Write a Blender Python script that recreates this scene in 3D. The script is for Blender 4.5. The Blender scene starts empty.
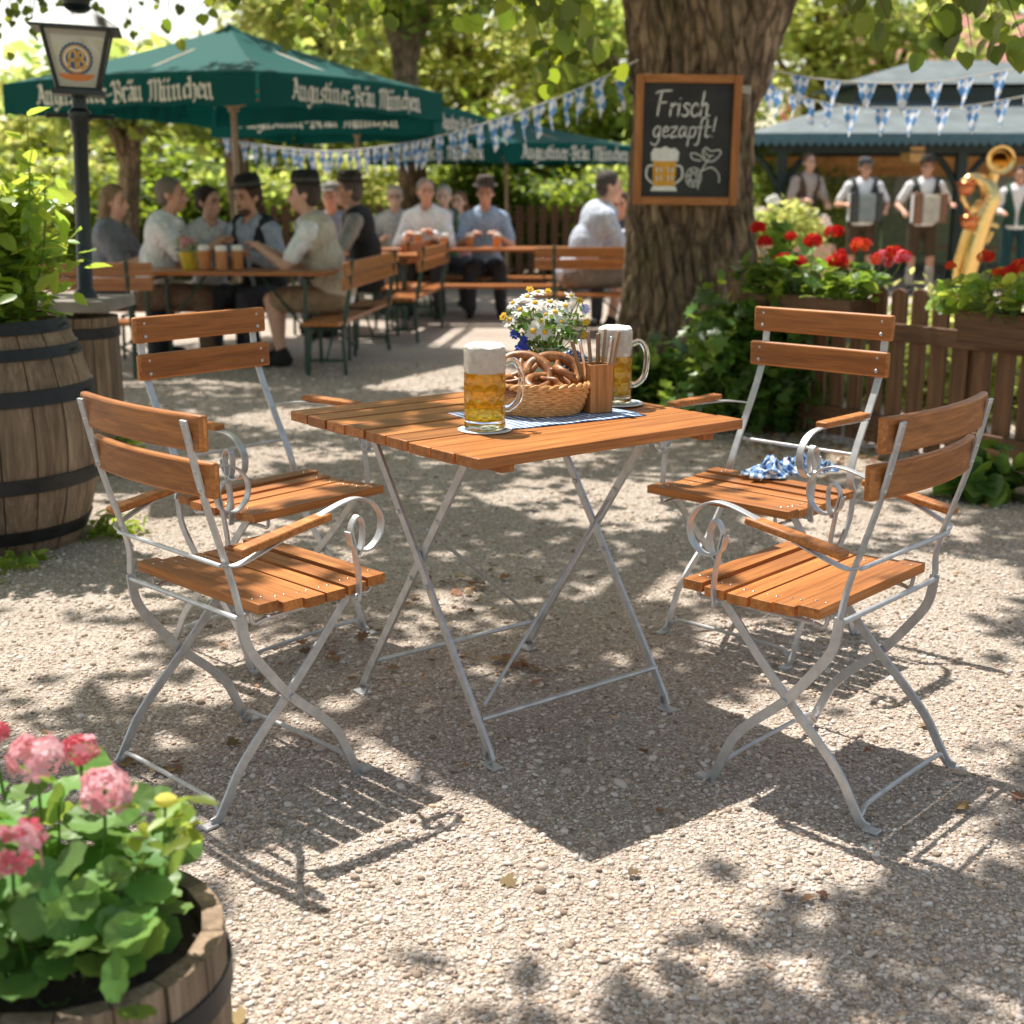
import bpy, bmesh, math, random
import numpy as np
from mathutils import Vector, Matrix, Euler
random.seed(7); rng = np.random.default_rng(7)
S = bpy.context.scene; COL = S.collection
PI = math.pi; rad = math.radians
# ---------------------------------------------------------------- camera model
F, PITCH, H = 1325.0, 0.2378, 1.27
def at(px, d, z=0.0):
    """world point at ground distance d (along +Y) seen in picture column px"""
    return Vector(((px-512)/F*(d*math.cos(PITCH)+(H-z)*math.sin(PITCH)), d, z))
def hit(px, py, z=0.0):
    a = math.atan((py-512)/F)+PITCH
    d = (H-z)/math.tan(a)
    return at(px, d, z)
def atp(px, py, d):
    """world point at distance d seen at pixel (px,py)"""
    z = H-d*math.tan(math.atan((py-512)/F)+PITCH)
    return at(px, d, z)
SUN = Vector((-.22, .29, .741)).normalized()

# ---------------------------------------------------------------- materials
MATS = {}
class N:
    def __init__(s, name):
        s.m = bpy.data.materials.new(name); s.m.use_nodes = True
        s.t = s.m.node_tree; s.n = s.t.nodes; s.p = s.n['Principled BSDF']; s.o = s.n['Material Output']
    def new(s, t, **k):
        n = s.n.new(t)
        for a, b in k.items():
            if a.startswith('_'): n.inputs[a[1:].replace('_', ' ')].default_value = b
            else: setattr(n, a, b)
        return n
    def ln(s, a, b): s.t.links.new(a, b)
    def coord(s, kind='Object', scale=(1, 1, 1), rot=(0, 0, 0)):
        c = s.new('ShaderNodeTexCoord'); m = s.new('ShaderNodeMapping')
        m.inputs['Scale'].default_value = scale; m.inputs['Rotation'].default_value = rot
        s.ln(c.outputs[kind], m.inputs['Vector']); return m.outputs['Vector']
    def noise(s, vec, scale=5, detail=4, rough=.55, dist=0):
        n = s.new('ShaderNodeTexNoise'); n.inputs['Scale'].default_value = scale; n.inputs['Detail'].default_value = detail
        n.inputs['Roughness'].default_value = rough; n.inputs['Distortion'].default_value = dist
        if vec is not None: s.ln(vec, n.inputs['Vector'])
        return n.outputs['Fac']
    def ramp(s, fac, *st):
        r = s.new('ShaderNodeValToRGB'); e = r.color_ramp.elements
        while len(e) < len(st): e.new(.5)
        for i, (p, c) in enumerate(st): e[i].position = p; e[i].color = (*c, 1) if len(c) == 3 else c
        s.ln(fac, r.inputs['Fac']); return r.outputs['Color']
    def mix(s, fac, a, b, mode='MIX'):
        m = s.new('ShaderNodeMix', data_type='RGBA', blend_type=mode)
        for v, k in ((fac, 0), (a, 6), (b, 7)):
            if hasattr(v, 'is_linked') or isinstance(v, bpy.types.NodeSocket): s.ln(v, m.inputs[k])
            elif k == 0: m.inputs[0].default_value = v
            else: m.inputs[k].default_value = (*v, 1)
        return m.outputs[2]
    def bump(s, h, strength=.3, dist=.01, prev=None):
        b = s.new('ShaderNodeBump'); b.inputs['Strength'].default_value = strength; b.inputs['Distance'].default_value = dist
        s.ln(h, b.inputs['Height'])
        if prev is not None: s.ln(prev, b.inputs['Normal'])
        s.ln(b.outputs['Normal'], s.p.inputs['Normal']); return b.outputs['Normal']
    def island(s): return s.new('ShaderNodeNewGeometry').outputs['Random Per Island']
    def base(s, c): s.ln(c, s.p.inputs['Base Color'])
    def done(s, rough=.6, metal=0, **k):
        s.p.inputs['Roughness'].default_value = rough; s.p.inputs['Metallic'].default_value = metal
        for a, b in k.items(): s.p.inputs[a.replace('_', ' ')].default_value = b
        return s.m
def plain(name, c, rough=.6, metal=0, var=.25, scale=14, bump=.15, **k):
    """solid colour broken up by two scales of noise, with a light bump"""
    if name in MATS: return MATS[name]
    n = N(name); v = n.coord()
    f = n.noise(v, scale, 6)
    lo = tuple(x*(1-var) for x in c); hi = tuple(min(1, x*(1+var)) for x in c)
    n.base(n.ramp(f, (.25, lo), (.75, hi)))
    if bump: n.bump(n.noise(v, scale*7, 4), bump, .004)
    MATS[name] = n.done(rough, metal, **k); return MATS[name]
def wood(name, c1, c2, axis=0, rough=.42, isl=.35, grain=1.0, dirt=0.0, coat=0.0):
    n = N(name); sc = [34*grain]*3; sc[axis] = 1.7*grain
    v = n.coord(scale=tuple(sc))
    isle = n.island(); add = n.new('ShaderNodeVectorMath', operation='ADD'); mul = n.new('ShaderNodeMath', operation='MULTIPLY')
    mul.inputs[1].default_value = 37.0; n.ln(isle, mul.inputs[0]); n.ln(v, add.inputs[0]); n.ln(mul.outputs[0], add.inputs[1])
    f = n.noise(add.outputs[0], 1.0, 7, .62, .7); f2 = n.noise(add.outputs[0], 4.5, 3, .6)
    wv = n.new('ShaderNodeTexWave', wave_type='BANDS', bands_direction='XYZ'[(axis+1) % 3], wave_profile='SAW'); wv.inputs['Scale'].default_value = .2; wv.inputs['Distortion'].default_value = 9; wv.inputs['Detail'].default_value = 3; wv.inputs['Detail Scale'].default_value = .6; n.ln(add.outputs[0], wv.inputs['Vector'])
    col = n.ramp(f, (.30, c2), (.5, tuple((a+b)/2 for a, b in zip(c1, c2))), (.68, c1))
    col = n.mix(.45, col, n.ramp(wv.outputs['Fac'], (0, (1.0, 1.0, 1.0)), (.7, (.86, .80, .74)), (1, (.55, .46, .40))), 'MULTIPLY')
    col = n.mix(.5, col, n.ramp(f2, (.35, (.32, .28, .26)), (.65, (1, 1, 1))), 'MULTIPLY')
    val = n.ramp(isle, (0, (1-isl,)*3), (1, (1+isl*.5,)*3))
    col = n.mix(1.0, col, val, 'MULTIPLY')
    if dirt:
        d = n.noise(n.coord(), 6, 5); col = n.mix(n.ramp(d, (.4, (0, 0, 0)), (.75, (dirt,)*3)), col, (.05, .045, .04))
    n.base(col); n.bump(f2, .22, .002)
    MATS[name] = n.done(rough, 0, Coat_Weight=coat, Coat_Roughness=.25, Specular_IOR_Level=.35); return MATS[name]
def leafmat(name, c, trans, mixf=.45, var=.5, hue=.03, rough=.45, spec=.5):
    n = N(name); isl = n.island()
    hsv = n.new('ShaderNodeHueSaturation'); 
    mr = n.new('ShaderNodeMapRange'); mr.inputs[3].default_value = .5-hue; mr.inputs[4].default_value = .5+hue; n.ln(isl, mr.inputs[0]); n.ln(mr.outputs[0], hsv.inputs['Hue'])
    wn = n.new('ShaderNodeTexWhiteNoise', noise_dimensions='1D'); n.ln(isl, wn.inputs['W'])
    mv = n.new('ShaderNodeMapRange'); mv.inputs[3].default_value = 1-var; mv.inputs[4].default_value = 1+var; n.ln(wn.outputs['Value'], mv.inputs[0]); n.ln(mv.outputs[0], hsv.inputs['Value'])
    hsv.inputs['Color'].default_value = (*c, 1); n.base(hsv.outputs[0])
    h2 = n.new('ShaderNodeHueSaturation'); h2.inputs['Color'].default_value = (*trans, 1); n.ln(mr.outputs[0], h2.inputs['Hue']); n.ln(mv.outputs[0], h2.inputs['Value'])
    tr = n.new('ShaderNodeBsdfTranslucent'); n.ln(h2.outputs[0], tr.inputs['Color'])
    ms = n.new('ShaderNodeMixShader'); ms.inputs[0].default_value = mixf
    n.ln(n.p.outputs[0], ms.inputs[1]); n.ln(tr.outputs[0], ms.inputs[2]); n.ln(ms.outputs[0], n.o.inputs['Surface'])
    MATS[name] = n.done(rough, 0, Specular_IOR_Level=spec); return MATS[name]
def thin(name, c, trans, mixf=.4, rough=.7):
    return leafmat(name, c, trans, mixf, .12, .004, rough, .12)

W_CHAIR = wood('oiled_teak', (.78, .305, .078), (.42, .145, .033), 0, .46, .3, coat=.04)
W_TABLE = wood('oiled_teak_top', (.74, .29, .075), (.38, .13, .032), 0, .42, .35, coat=.06)
W_BENCH = wood('varnished_pine', (.64, .24, .05), (.40, .12, .022), 0, .35, .2, coat=.3)
W_BARREL = wood('weathered_oak', (.46, .335, .225), (.20, .135, .085), 2, .75, .4, .8, .35)
W_FENCE = wood('dark_stained_pine', (.24, .125, .06), (.11, .055, .028), 2, .65, .4)
W_RAIL = wood('dark_stained_rail', (.24, .125, .06), (.11, .055, .028), 0, .65, .3)
W_FRAME = wood('frame_pine', (.60, .25, .07), (.40, .14, .035), 2, .45, .2)
W_BOX = wood('beech_box', (.60, .29, .10), (.46, .2, .06), 2, .45, .15)
STEEL = plain('galvanised_steel', (.55, .55, .55), .42, .6, .2, 30, .12)
STEEL2 = plain('bright_steel', (.6, .6, .6), .22, 1, .1)
GREENM = plain('green_painted_steel', (.012, .055, .035), .4, 0, .3)
IRON = plain('black_iron', (.022, .022, .024), .5, .3, .4, 20, .25)
BLACKP = plain('black_green_paint', (.012, .02, .02), .38, .1, .3)
STONE = plain('grey_stone', (.24, .21, .18), .85, 0, .35, 9, .5)
SOIL = plain('potting_soil', (.045, .03, .02), .95, 0, .5, 40, .8)
WHITE = plain('white_paint', (.8, .8, .77), .5, 0, .05)
BRASS = plain('polished_brass', (.85, .60, .24), .16, 1, .1)

# ---------------------------------------------------------------- mesh helpers
def cat(pts, n=6, closed=False):
    P = [Vector(p) for p in pts]; out = []
    m = len(P)
    for i in range(m if closed else m-1):
        a = P[(i-1) % m] if closed or i > 0 else P[0]*2-P[1]
        b, c = P[i], P[(i+1) % m]
        d = P[(i+2) % m] if closed or i+2 < m else c*2-b
        for k in range(n):
            t = k/n
            out.append(.5*((2*b)+(c-a)*t+(2*a-5*b+4*c-d)*t*t+(3*b-a-3*c+d)*t**3))
    if not closed: out.append(P[-1])
    return out
class MB:
    def __init__(s): s.v = []; s.f = []; s.mi = []; s.uv = {}
    def add(s, v, f, m=0):
        o = len(s.v); s.v += [tuple(x) for x in v]; s.f += [tuple(i+o for i in q) for q in f]; s.mi += [m]*len(f)
    def box(s, c, d, R=None, m=0):
        c = Vector(c); x, y, z = d[0]/2, d[1]/2, d[2]/2
        V = [Vector((a*x, b*y, e*z)) for e in (-1, 1) for a, b in ((-1, -1), (1, -1), (1, 1), (-1, 1))]
        if R is not None:
            if not isinstance(R, Matrix): R = Matrix.Rotation(R, 3, 'Z')
            V = [R @ q for q in V]
        s.add([c+q for q in V], [(0, 3, 2, 1), (4, 5, 6, 7), (0, 1, 5, 4), (1, 2, 6, 5), (2, 3, 7, 6), (3, 0, 4, 7)], m); return s
    def tube(s, pts, r, n=8, m=0, cap=True, closed=False):
        P = [Vector(p) for p in pts]; L = len(P); r = [r]*L if not hasattr(r, '__len__') else r
        up = None; V = []
        for i in range(L):
            t = (P[(i+1) % L]-P[i-1]) if closed else (P[min(i+1, L-1)]-P[max(i-1, 0)])
            t = t.normalized() if t.length > 1e-9 else Vector((0, 0, 1))
            if up is None: up = t.orthogonal().normalized()
            up = (up-t*up.dot(t)); up = up.normalized() if up.length > 1e-6 else t.orthogonal().normalized()
            sd = t.cross(up)
            for k in range(n):
                a = 2*PI*k/n; V.append(P[i]+(up*math.cos(a)+sd*math.sin(a))*r[i])
        Fc = [(i*n+k, i*n+(k+1) % n, ((i+1) % L)*n+(k+1) % n, ((i+1) % L)*n+k) for i in range(L if closed else L-1) for k in range(n)]
        if cap and not closed: Fc += [tuple(range(n))[::-1], tuple((L-1)*n+k for k in range(n))]
        s.add(V, Fc, m); return s
    def bar(s, pts, w, t, axis=(1, 0, 0), m=0):
        """flat strip of width w (along axis) and thickness t swept along pts"""
        P = [Vector(p) for p in pts]; A = Vector(axis).normalized(); V = []; L = len(P)
        for i in range(L):
            d = (P[min(i+1, L-1)]-P[max(i-1, 0)]).normalized(); nn = d.cross(A).normalized()
            ww = w[i] if hasattr(w, '__len__') else w
            for a, b in ((-1, -1), (1, -1), (1, 1), (-1, 1)): V.append(P[i]+A*(a*ww/2)+nn*(b*t/2))
        Fc = [(i*4+k, i*4+(k+1) % 4, i*4+4+(k+1) % 4, i*4+4+k) for i in range(L-1) for k in range(4)]
        Fc += [(3, 2, 1, 0), tuple(L*4-4+k for k in range(4))]
        s.add(V, Fc, m); return s
    def lathe(s, prof, n=24, c=(0, 0, 0), m=0, a0=0, a1=2*PI, fn=None):
        c = Vector(c); full = abs(a1-a0-2*PI) < 1e-6; k_ = n if full else n+1; V = []
        for r, z in prof:
            for k in range(k_):
                a = a0+(a1-a0)*k/n; rr = r*(fn(a, z) if fn else 1); V.append(c+Vector((rr*math.cos(a), rr*math.sin(a), z)))
        Fc = []
        for i in range(len(prof)-1):
            for k in range(n):
                k2 = (k+1) % k_; Fc.append((i*k_+k, i*k_+k2, (i+1)*k_+k2, (i+1)*k_+k))
        s.add(V, Fc, m); return s
    def ell(s, c, r, n=12, m=0, R=None):
        c = Vector(c); r = (r, r, r) if not hasattr(r, '__len__') else r; V = []; h = max(4, n//2)
        for i in range(h+1):
            p = PI*i/h
            for k in range(n):
                a = 2*PI*k/n; q = Vector((r[0]*math.sin(p)*math.cos(a), r[1]*math.sin(p)*math.sin(a), -r[2]*math.cos(p)))
                V.append(c+(R @ q if R else q))
        s.add(V, [(i*n+k, i*n+(k+1) % n, (i+1)*n+(k+1) % n, (i+1)*n+k) for i in range(h) for k in range(n)], m); return s
    def cap(s, a, b, r1, r2, n=10):
        a, b = Vector(a), Vector(b); d = (b-a); L = d.length; d = d.normalized() if L > 1e-9 else Vector((0, 0, 1))
        pts = []; rs = []
        for k in range(4): t = PI/2*k/3; pts.append(a-d*r1*math.cos(t)); rs.append(max(r1*math.sin(t), .0008))
        for k in range(4): t = PI/2*k/3; pts.append(b+d*r2*math.sin(t)); rs.append(max(r2*math.cos(t), .0008))
        s.tube(pts, rs, n); return s
    def poly(s, pts, th, m=0, R=None):
        """convex-ish outline extruded: pts are 3D, th a thickness vector"""
        n = len(pts); P = [Vector(p) for p in pts]; t = Vector(th)
        s.add(P+[p+t for p in P], [tuple(range(n))[::-1], tuple(range(n, 2*n))]+[(i, (i+1) % n, n+(i+1) % n, n+i) for i in range(n)], m); return s
    def build(s, name, mats, parent=None, smooth=True, bev=0, ang=40, loc=None, seg=2):
        me = bpy.data.meshes.new(name); me.from_pydata(s.v, [], s.f); mats = mats if isinstance(mats, (list, tuple)) else [mats]
        for x in mats: me.materials.append(x)
        if len(mats) > 1: me.polygons.foreach_set('material_index', s.mi)
        bm = bmesh.new(); bm.from_mesh(me); bmesh.ops.recalc_face_normals(bm, faces=bm.faces); bm.to_mesh(me); bm.free()
        if s.uv:
            ul = me.uv_layers.new(name='UVMap')
            for l in me.loops: ul.data[l.index].uv = s.uv.get(l.vertex_index, (0, 0))
        if smooth:
            me.polygons.foreach_set('use_smooth', [True]*len(me.polygons)); me.set_sharp_from_angle(angle=rad(ang))
        o = bpy.data.objects.new(name, me); COL.objects.link(o)
        if parent is not None: o.parent = parent
        if loc is not None: o.location = loc
        if bev:
            b = o.modifiers.new('Bevel', 'BEVEL'); b.width = bev; b.segments = seg; b.limit_method = 'ANGLE'; b.angle_limit = rad(35)
        return o
def tag(o, label=None, cat_=None, group=None, kind=None):
    if label: o['label'] = label
    if cat_: o['category'] = cat_
    if group: o['group'] = group
    if kind: o['kind'] = kind
    return o
def thing(name, label, cat_, loc=(0, 0, 0), rz=0, group=None, scale=1):
    o = bpy.data.objects.new(name, None); COL.objects.link(o); o.empty_display_size = .1
    o.location = loc; o.rotation_euler = (0, 0, rz); o.scale = (scale,)*3 if not hasattr(scale, '__len__') else scale
    return tag(o, label, cat_, group)
def dup(o, loc=None, rz=None, label=None, scale=None, parent=None):
    c = o.copy(); COL.objects.link(c)
    if parent is not None: c.parent = parent
    if loc is not None: c.location = loc
    if rz is not None: c.rotation_euler = (0, 0, rz)
    if scale is not None: c.scale = (scale,)*3 if not hasattr(scale, '__len__') else scale
    if label: c['label'] = label
    for ch in list(o.children): dup(ch, parent=c)
    return c
def cloud(name, T, TF, pos, R, sc, mats, parent=None, mi=None, smooth=False):
    """many small template faces (leaves, stones) as ONE mesh"""
    T = np.array(T, float); n = len(pos); k = len(T)
    sc = np.asarray(sc, float); sc = sc[:, None, None] if sc.ndim == 1 else sc[:, None, :]
    V = np.einsum('nij,nkj->nki', R, T[None]*sc)+np.asarray(pos)[:, None, :]
    lens = np.array([len(f) for f in TF]); fl = np.concatenate([np.array(f) for f in TF])
    me = bpy.data.meshes.new(name); me.vertices.add(n*k); me.vertices.foreach_set('co', V.astype(np.float32).ravel())
    loops = (fl[None]+(np.arange(n)*k)[:, None]).ravel(); me.loops.add(len(loops)); me.loops.foreach_set('vertex_index', loops.astype(np.int32))
    L = np.tile(lens, n); me.polygons.add(len(L)); me.polygons.foreach_set('loop_start', np.concatenate([[0], np.cumsum(L)[:-1]]).astype(np.int32))
    mats = mats if isinstance(mats, (list, tuple)) else [mats]
    for x in mats: me.materials.append(x)
    if mi is not None: me.polygons.foreach_set('material_index', np.repeat(mi, len(TF)).astype(np.int32))
    if smooth: me.polygons.foreach_set('use_smooth', np.ones(len(L), bool))
    me.update(calc_edges=True); me.validate()
    o = bpy.data.objects.new(name, me); COL.objects.link(o)
    if parent is not None: o.parent = parent
    return o
def rots(n, tilt=.7, flat=None):
    """random frames: local Z tilted from vertical by ~tilt rad"""
    a = rng.uniform(0, 2*PI, n); t = np.abs(rng.normal(0, tilt, n)); b = rng.uniform(0, 2*PI, n)
    ca, sa, ct, st, cb, sb = np.cos(a), np.sin(a), np.cos(t), np.sin(t), np.cos(b), np.sin(b)
    z = np.zeros(n); o = np.ones(n)
    Ra = np.array([[ca, -sa, z], [sa, ca, z], [z, z, o]]).transpose(2, 0, 1)
    Rt = np.array([[o, z, z], [z, ct, -st], [z, st, ct]]).transpose(2, 0, 1)
    Rb = np.array([[cb, -sb, z], [sb, cb, z], [z, z, o]]).transpose(2, 0, 1)
    return Ra @ Rt @ Rb
def mat3(cols): return np.stack(cols, axis=-1)
LEAF4 = ([(0, 0, 0), (.33, .45, .06), (0, 1, -.05), (-.33, .45, .06)], [(0, 1, 2), (0, 2, 3)])
_h = [(0, 0, 0), (.25, -.06, .03), (.46, .16, .07), (.47, .46, .07), (.28, .78, .03), (0, 1.0, -.08)]
OVAL = ([(0, 0, 0), (.17, .16, .03), (.25, .42, .05), (.19, .7, .03), (0, 1, -.06), (-.19, .7, .03), (-.25, .42, .05), (-.17, .16, .03), (0, .45, -.01)], [(0, 1, 2, 8), (8, 2, 3, 4), (0, 8, 6, 7), (8, 4, 5, 6)])
HEART = (_h+[(-x, y, z) for x, y, z in _h[1:5]]+[(0, .5, -.02)], [(0, 1, 2, 10), (10, 2, 3), (10, 3, 4, 5), (0, 10, 7, 6), (10, 8, 7), (10, 5, 9, 8)])
_g = [(0, 0, 0)]+[((1+.06*math.cos(7*(a-.6)))*.5*math.cos(a), (1+.06*math.cos(7*(a-.6)))*.5*math.sin(a), .035*math.cos(7*a)+.09) for a in [2*PI*i/20 for i in range(20)]]
GERAN = (_g, [(0, i+1, (i+1) % 20+1) for i in range(20)])
_i = [(0, 0, 0), (.3, -.05, .03), (.55, .25, .05), (.28, .38, .02), (.42, .72, .04), (.15, .7, .01), (0, 1.05, -.05)]
IVY = (_i+[(-x, y, z) for x, y, z in _i[1:6]], [(0, 1, 2, 3), (0, 3, 5, 6), (3, 4, 5), (0, 8, 7), (0, 9, 8), (0, 6, 11, 9), (9, 11, 10)])
IVY = (IVY[0], [(0, 1, 2, 3), (0, 3, 5, 6), (3, 4, 5), (0, 9, 8, 7), (0, 6, 11, 9), (9, 11, 10)])
# ---------------------------------------------------------------- world, sun, camera
w = bpy.data.worlds.new('World'); S.world = w; w.use_nodes = True
wt = w.node_tree; sky = wt.nodes.new('ShaderNodeTexSky'); sky.sky_type = 'NISHITA'; sky.sun_disc = False
el = math.asin(SUN.z); sky.sun_elevation = el; sky.sun_rotation = math.atan2(SUN.x, SUN.y)
sky.air_density = 1.0; sky.dust_density = 1.6; sky.ozone_density = 1.0
tint = wt.nodes.new('ShaderNodeMix'); tint.data_type = 'RGBA'; tint.blend_type = 'MULTIPLY'; tint.inputs[0].default_value = 1; tint.inputs[7].default_value = (1.14, .97, .78, 1)
wt.links.new(sky.outputs[0], tint.inputs[6]); wt.links.new(tint.outputs[2], wt.nodes['Background'].inputs['Color']); wt.nodes['Background'].inputs['Strength'].default_value = .15
sl = bpy.data.lights.new('sun', 'SUN'); sl.energy = 4.8; sl.angle = rad(.6); sl.color = (1, .955, .895)
so = bpy.data.objects.new('sun', sl); COL.objects.link(so); so.rotation_euler = SUN.to_track_quat('Z', 'Y').to_euler(); so.location = (0, 0, 12)
cam = bpy.data.cameras.new('camera'); co = bpy.data.objects.new('camera', cam); COL.objects.link(co)
co.location = (0, 0, H); co.rotation_euler = (PI/2-PITCH, 0, 0); cam.sensor_width = 36; cam.lens = F/1024*36
cam.clip_start = .05; cam.clip_end = 600; cam.dof.use_dof = True; cam.dof.focus_distance = 2.95; cam.dof.aperture_fstop = cam.lens/12.5
S.camera = co
S.view_settings.view_transform = 'Standard'; S.view_settings.look = 'None'; S.view_settings.exposure = 0
S.cycles.film_exposure = 1.62
S.render.engine = 'CYCLES'; S.cycles.max_bounces = 10; S.cycles.transparent_max_bounces = 12; S.cycles.caustics_refractive = True; S.cycles.use_denoising = True
S.cycles.sample_clamp_indirect = 6

#@@GROUND
# ---------------------------------------------------------------- ground
def gravel_material():
    n = N('gravel'); v = n.coord()
    vo = n.new('ShaderNodeTexVoronoi', feature='F1'); vo.inputs['Scale'].default_value = 105; n.ln(v, vo.inputs['Vector'])
    v2 = n.new('ShaderNodeTexVoronoi', feature='F1'); v2.inputs['Scale'].default_value = 290; n.ln(v, v2.inputs['Vector'])
    sep = n.new('ShaderNodeSeparateColor'); n.ln(vo.outputs['Color'], sep.inputs[0])
    col = n.ramp(sep.outputs[0], (0, (.30, .225, .17)), (.35, (.53, .43, .34)), (.7, (.66, .56, .46)), (1, (.80, .72, .62)))
    sep2 = n.new('ShaderNodeSeparateColor'); n.ln(v2.outputs['Color'], sep2.inputs[0])
    col = n.mix(.5, col, n.ramp(sep2.outputs[1], (0, (.30, .24, .19)), (1, (.74, .67, .58))))
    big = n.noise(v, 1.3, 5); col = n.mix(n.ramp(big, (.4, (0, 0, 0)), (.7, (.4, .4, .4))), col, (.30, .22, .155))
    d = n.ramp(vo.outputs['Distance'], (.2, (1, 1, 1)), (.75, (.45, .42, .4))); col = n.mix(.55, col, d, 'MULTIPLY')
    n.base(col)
    inv = n.new('ShaderNodeMath', operation='SUBTRACT'); inv.inputs[0].default_value = 1; n.ln(vo.outputs['Distance'], inv.inputs[1])
    i2 = n.new('ShaderNodeMath', operation='SUBTRACT'); i2.inputs[0].default_value = 1; n.ln(v2.outputs['Distance'], i2.inputs[1])
    b = n.bump(i2.outputs[0], .55, .004); n.bump(inv.outputs[0], .8, .008, b)
    return n.done(.85)
g = MB(); g.add([(-200, -60, 0), (200, -60, 0), (200, 340, 0), (-200, 340, 0)], [(0, 1, 2, 3)])
tag(g.build('ground', gravel_material()), kind='structure')
def stone_material():
    n = N('pebble_stone'); isl = n.island()
    col = n.ramp(isl, (0, (.25, .18, .13)), (.2, (.48, .37, .28)), (.5, (.64, .53, .44)), (.8, (.77, .68, .60)), (.93, (.62, .42, .27)), (1, (.86, .82, .75)))
    col = n.mix(.3, col, n.ramp(n.noise(n.coord(), 160, 3), (.3, (.5, .48, .46)), (.7, (1, 1, 1))), 'MULTIPLY')
    n.base(col); return n.done(.8)
def pebbles():
    t = (1+5**.5)/2
    T = np.array([(-1, t, 0), (1, t, 0), (-1, -t, 0), (1, -t, 0), (0, -1, t), (0, 1, t), (0, -1, -t), (0, 1, -t), (t, 0, -1), (t, 0, 1), (-t, 0, -1), (-t, 0, 1)])/1.9
    TF = [(0, 11, 5), (0, 5, 1), (0, 1, 7), (0, 7, 10), (0, 10, 11), (1, 5, 9), (5, 11, 4), (11, 10, 2), (10, 7, 6), (7, 1, 8), (3, 9, 4), (3, 4, 2), (3, 2, 6), (3, 6, 8), (3, 8, 9), (4, 9, 5), (2, 4, 11), (6, 2, 10), (8, 6, 7), (9, 8, 1)]
    n = 210000; y = 1.55+8.5*rng.random(n)**2.1; x = (rng.random(n)*2-1)*(.43*y+.22)
    r = np.clip(rng.lognormal(math.log(.0025), .5, n), .0013, .0085)*(1+.09*(y-1.6))
    big = rng.random(n) < .008; r = np.where(big, r*2.0, r)
    s = np.stack([r*rng.uniform(.8, 1.5, n), r*rng.uniform(.7, 1.1, n), r*rng.uniform(.35, .7, n)], -1)
    pos = np.stack([x, y, r*rng.uniform(-.05, .4, n)], -1)
    o = cloud('gravel', T, TF, pos, rots(n, .3), s, stone_material(), smooth=True)
    tag(o, 'loose beige and grey pebbles strewn over the beer garden ground', 'gravel', kind='stuff')
pebbles()
DRY = leafmat('dry_leaf', (.26, .15, .07), (.3, .16, .06), .25, .5, .03, .7)
def litter():
    P = []
    for _ in range(520):                                   # under the picket fence
        q = rng.random(); a = Vector((1.15, 7.55, 0)).lerp(Vector((2.55, 5.5, 0)), q)
        P.append((a.x+rng.normal(-.1, .22), a.y+rng.normal(-.12, .2), .012))
    for (px, py, r, n) in ((512, 668, .05, 9), (530, 668, .05, 9), (470, 588, .07, 14), (330, 655, .12, 16), (455, 600, .1, 14), (810, 905, .02, 3), (120, 770, .06, 6), (165, 770, .06, 6)):
        c = hit(px, py)
        for _ in range(n): P.append((c.x+rng.normal(0, r), c.y+rng.normal(0, r), .012))
    for _ in range(45): y = rng.uniform(1.8, 7); P.append((rng.uniform(-1, 1)*.42*y, y, .011))
    n = len(P); tag(cloud('fallen_leaves', *IVY, np.array(P), rots(n, .35), rng.uniform(.018, .042, n), DRY), 'dry brown leaves fallen on the gravel and below the picket fence', 'fallen leaves', kind='stuff')
litter()

#@@FURNITURE
# ---------------------------------------------------------------- garden table
def slat(mb, c, d, bow=0.0, seg=10):
    """plank along X whose centre bows by `bow` in -Y"""
    V = []; x0 = d[0]/2
    for i in range(seg+1):
        x = -x0+d[0]*i/seg; y = -bow*(1-(x/x0)**2)
        for b, e in ((-1, -1), (1, -1), (1, 1), (-1, 1)): V.append((c[0]+x, c[1]+y+b*d[1]/2, c[2]+e*d[2]/2))
    Fc = [(i*4+k, i*4+(k+1) % 4, i*4+4+(k+1) % 4, i*4+4+k) for i in range(seg) for k in range(4)]+[(3, 2, 1, 0), tuple(seg*4+k for k in range(4))]
    mb.add(V, Fc)
TROT = .6665; TC = Vector((0.0, 3.18, 0)); TZ = .741; TS = .393
def tl(x, y, z=0):   # table-local to world
    return TC+Vector((x*math.cos(TROT)-y*math.sin(TROT), x*math.sin(TROT)+y*math.cos(TROT), z))
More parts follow.
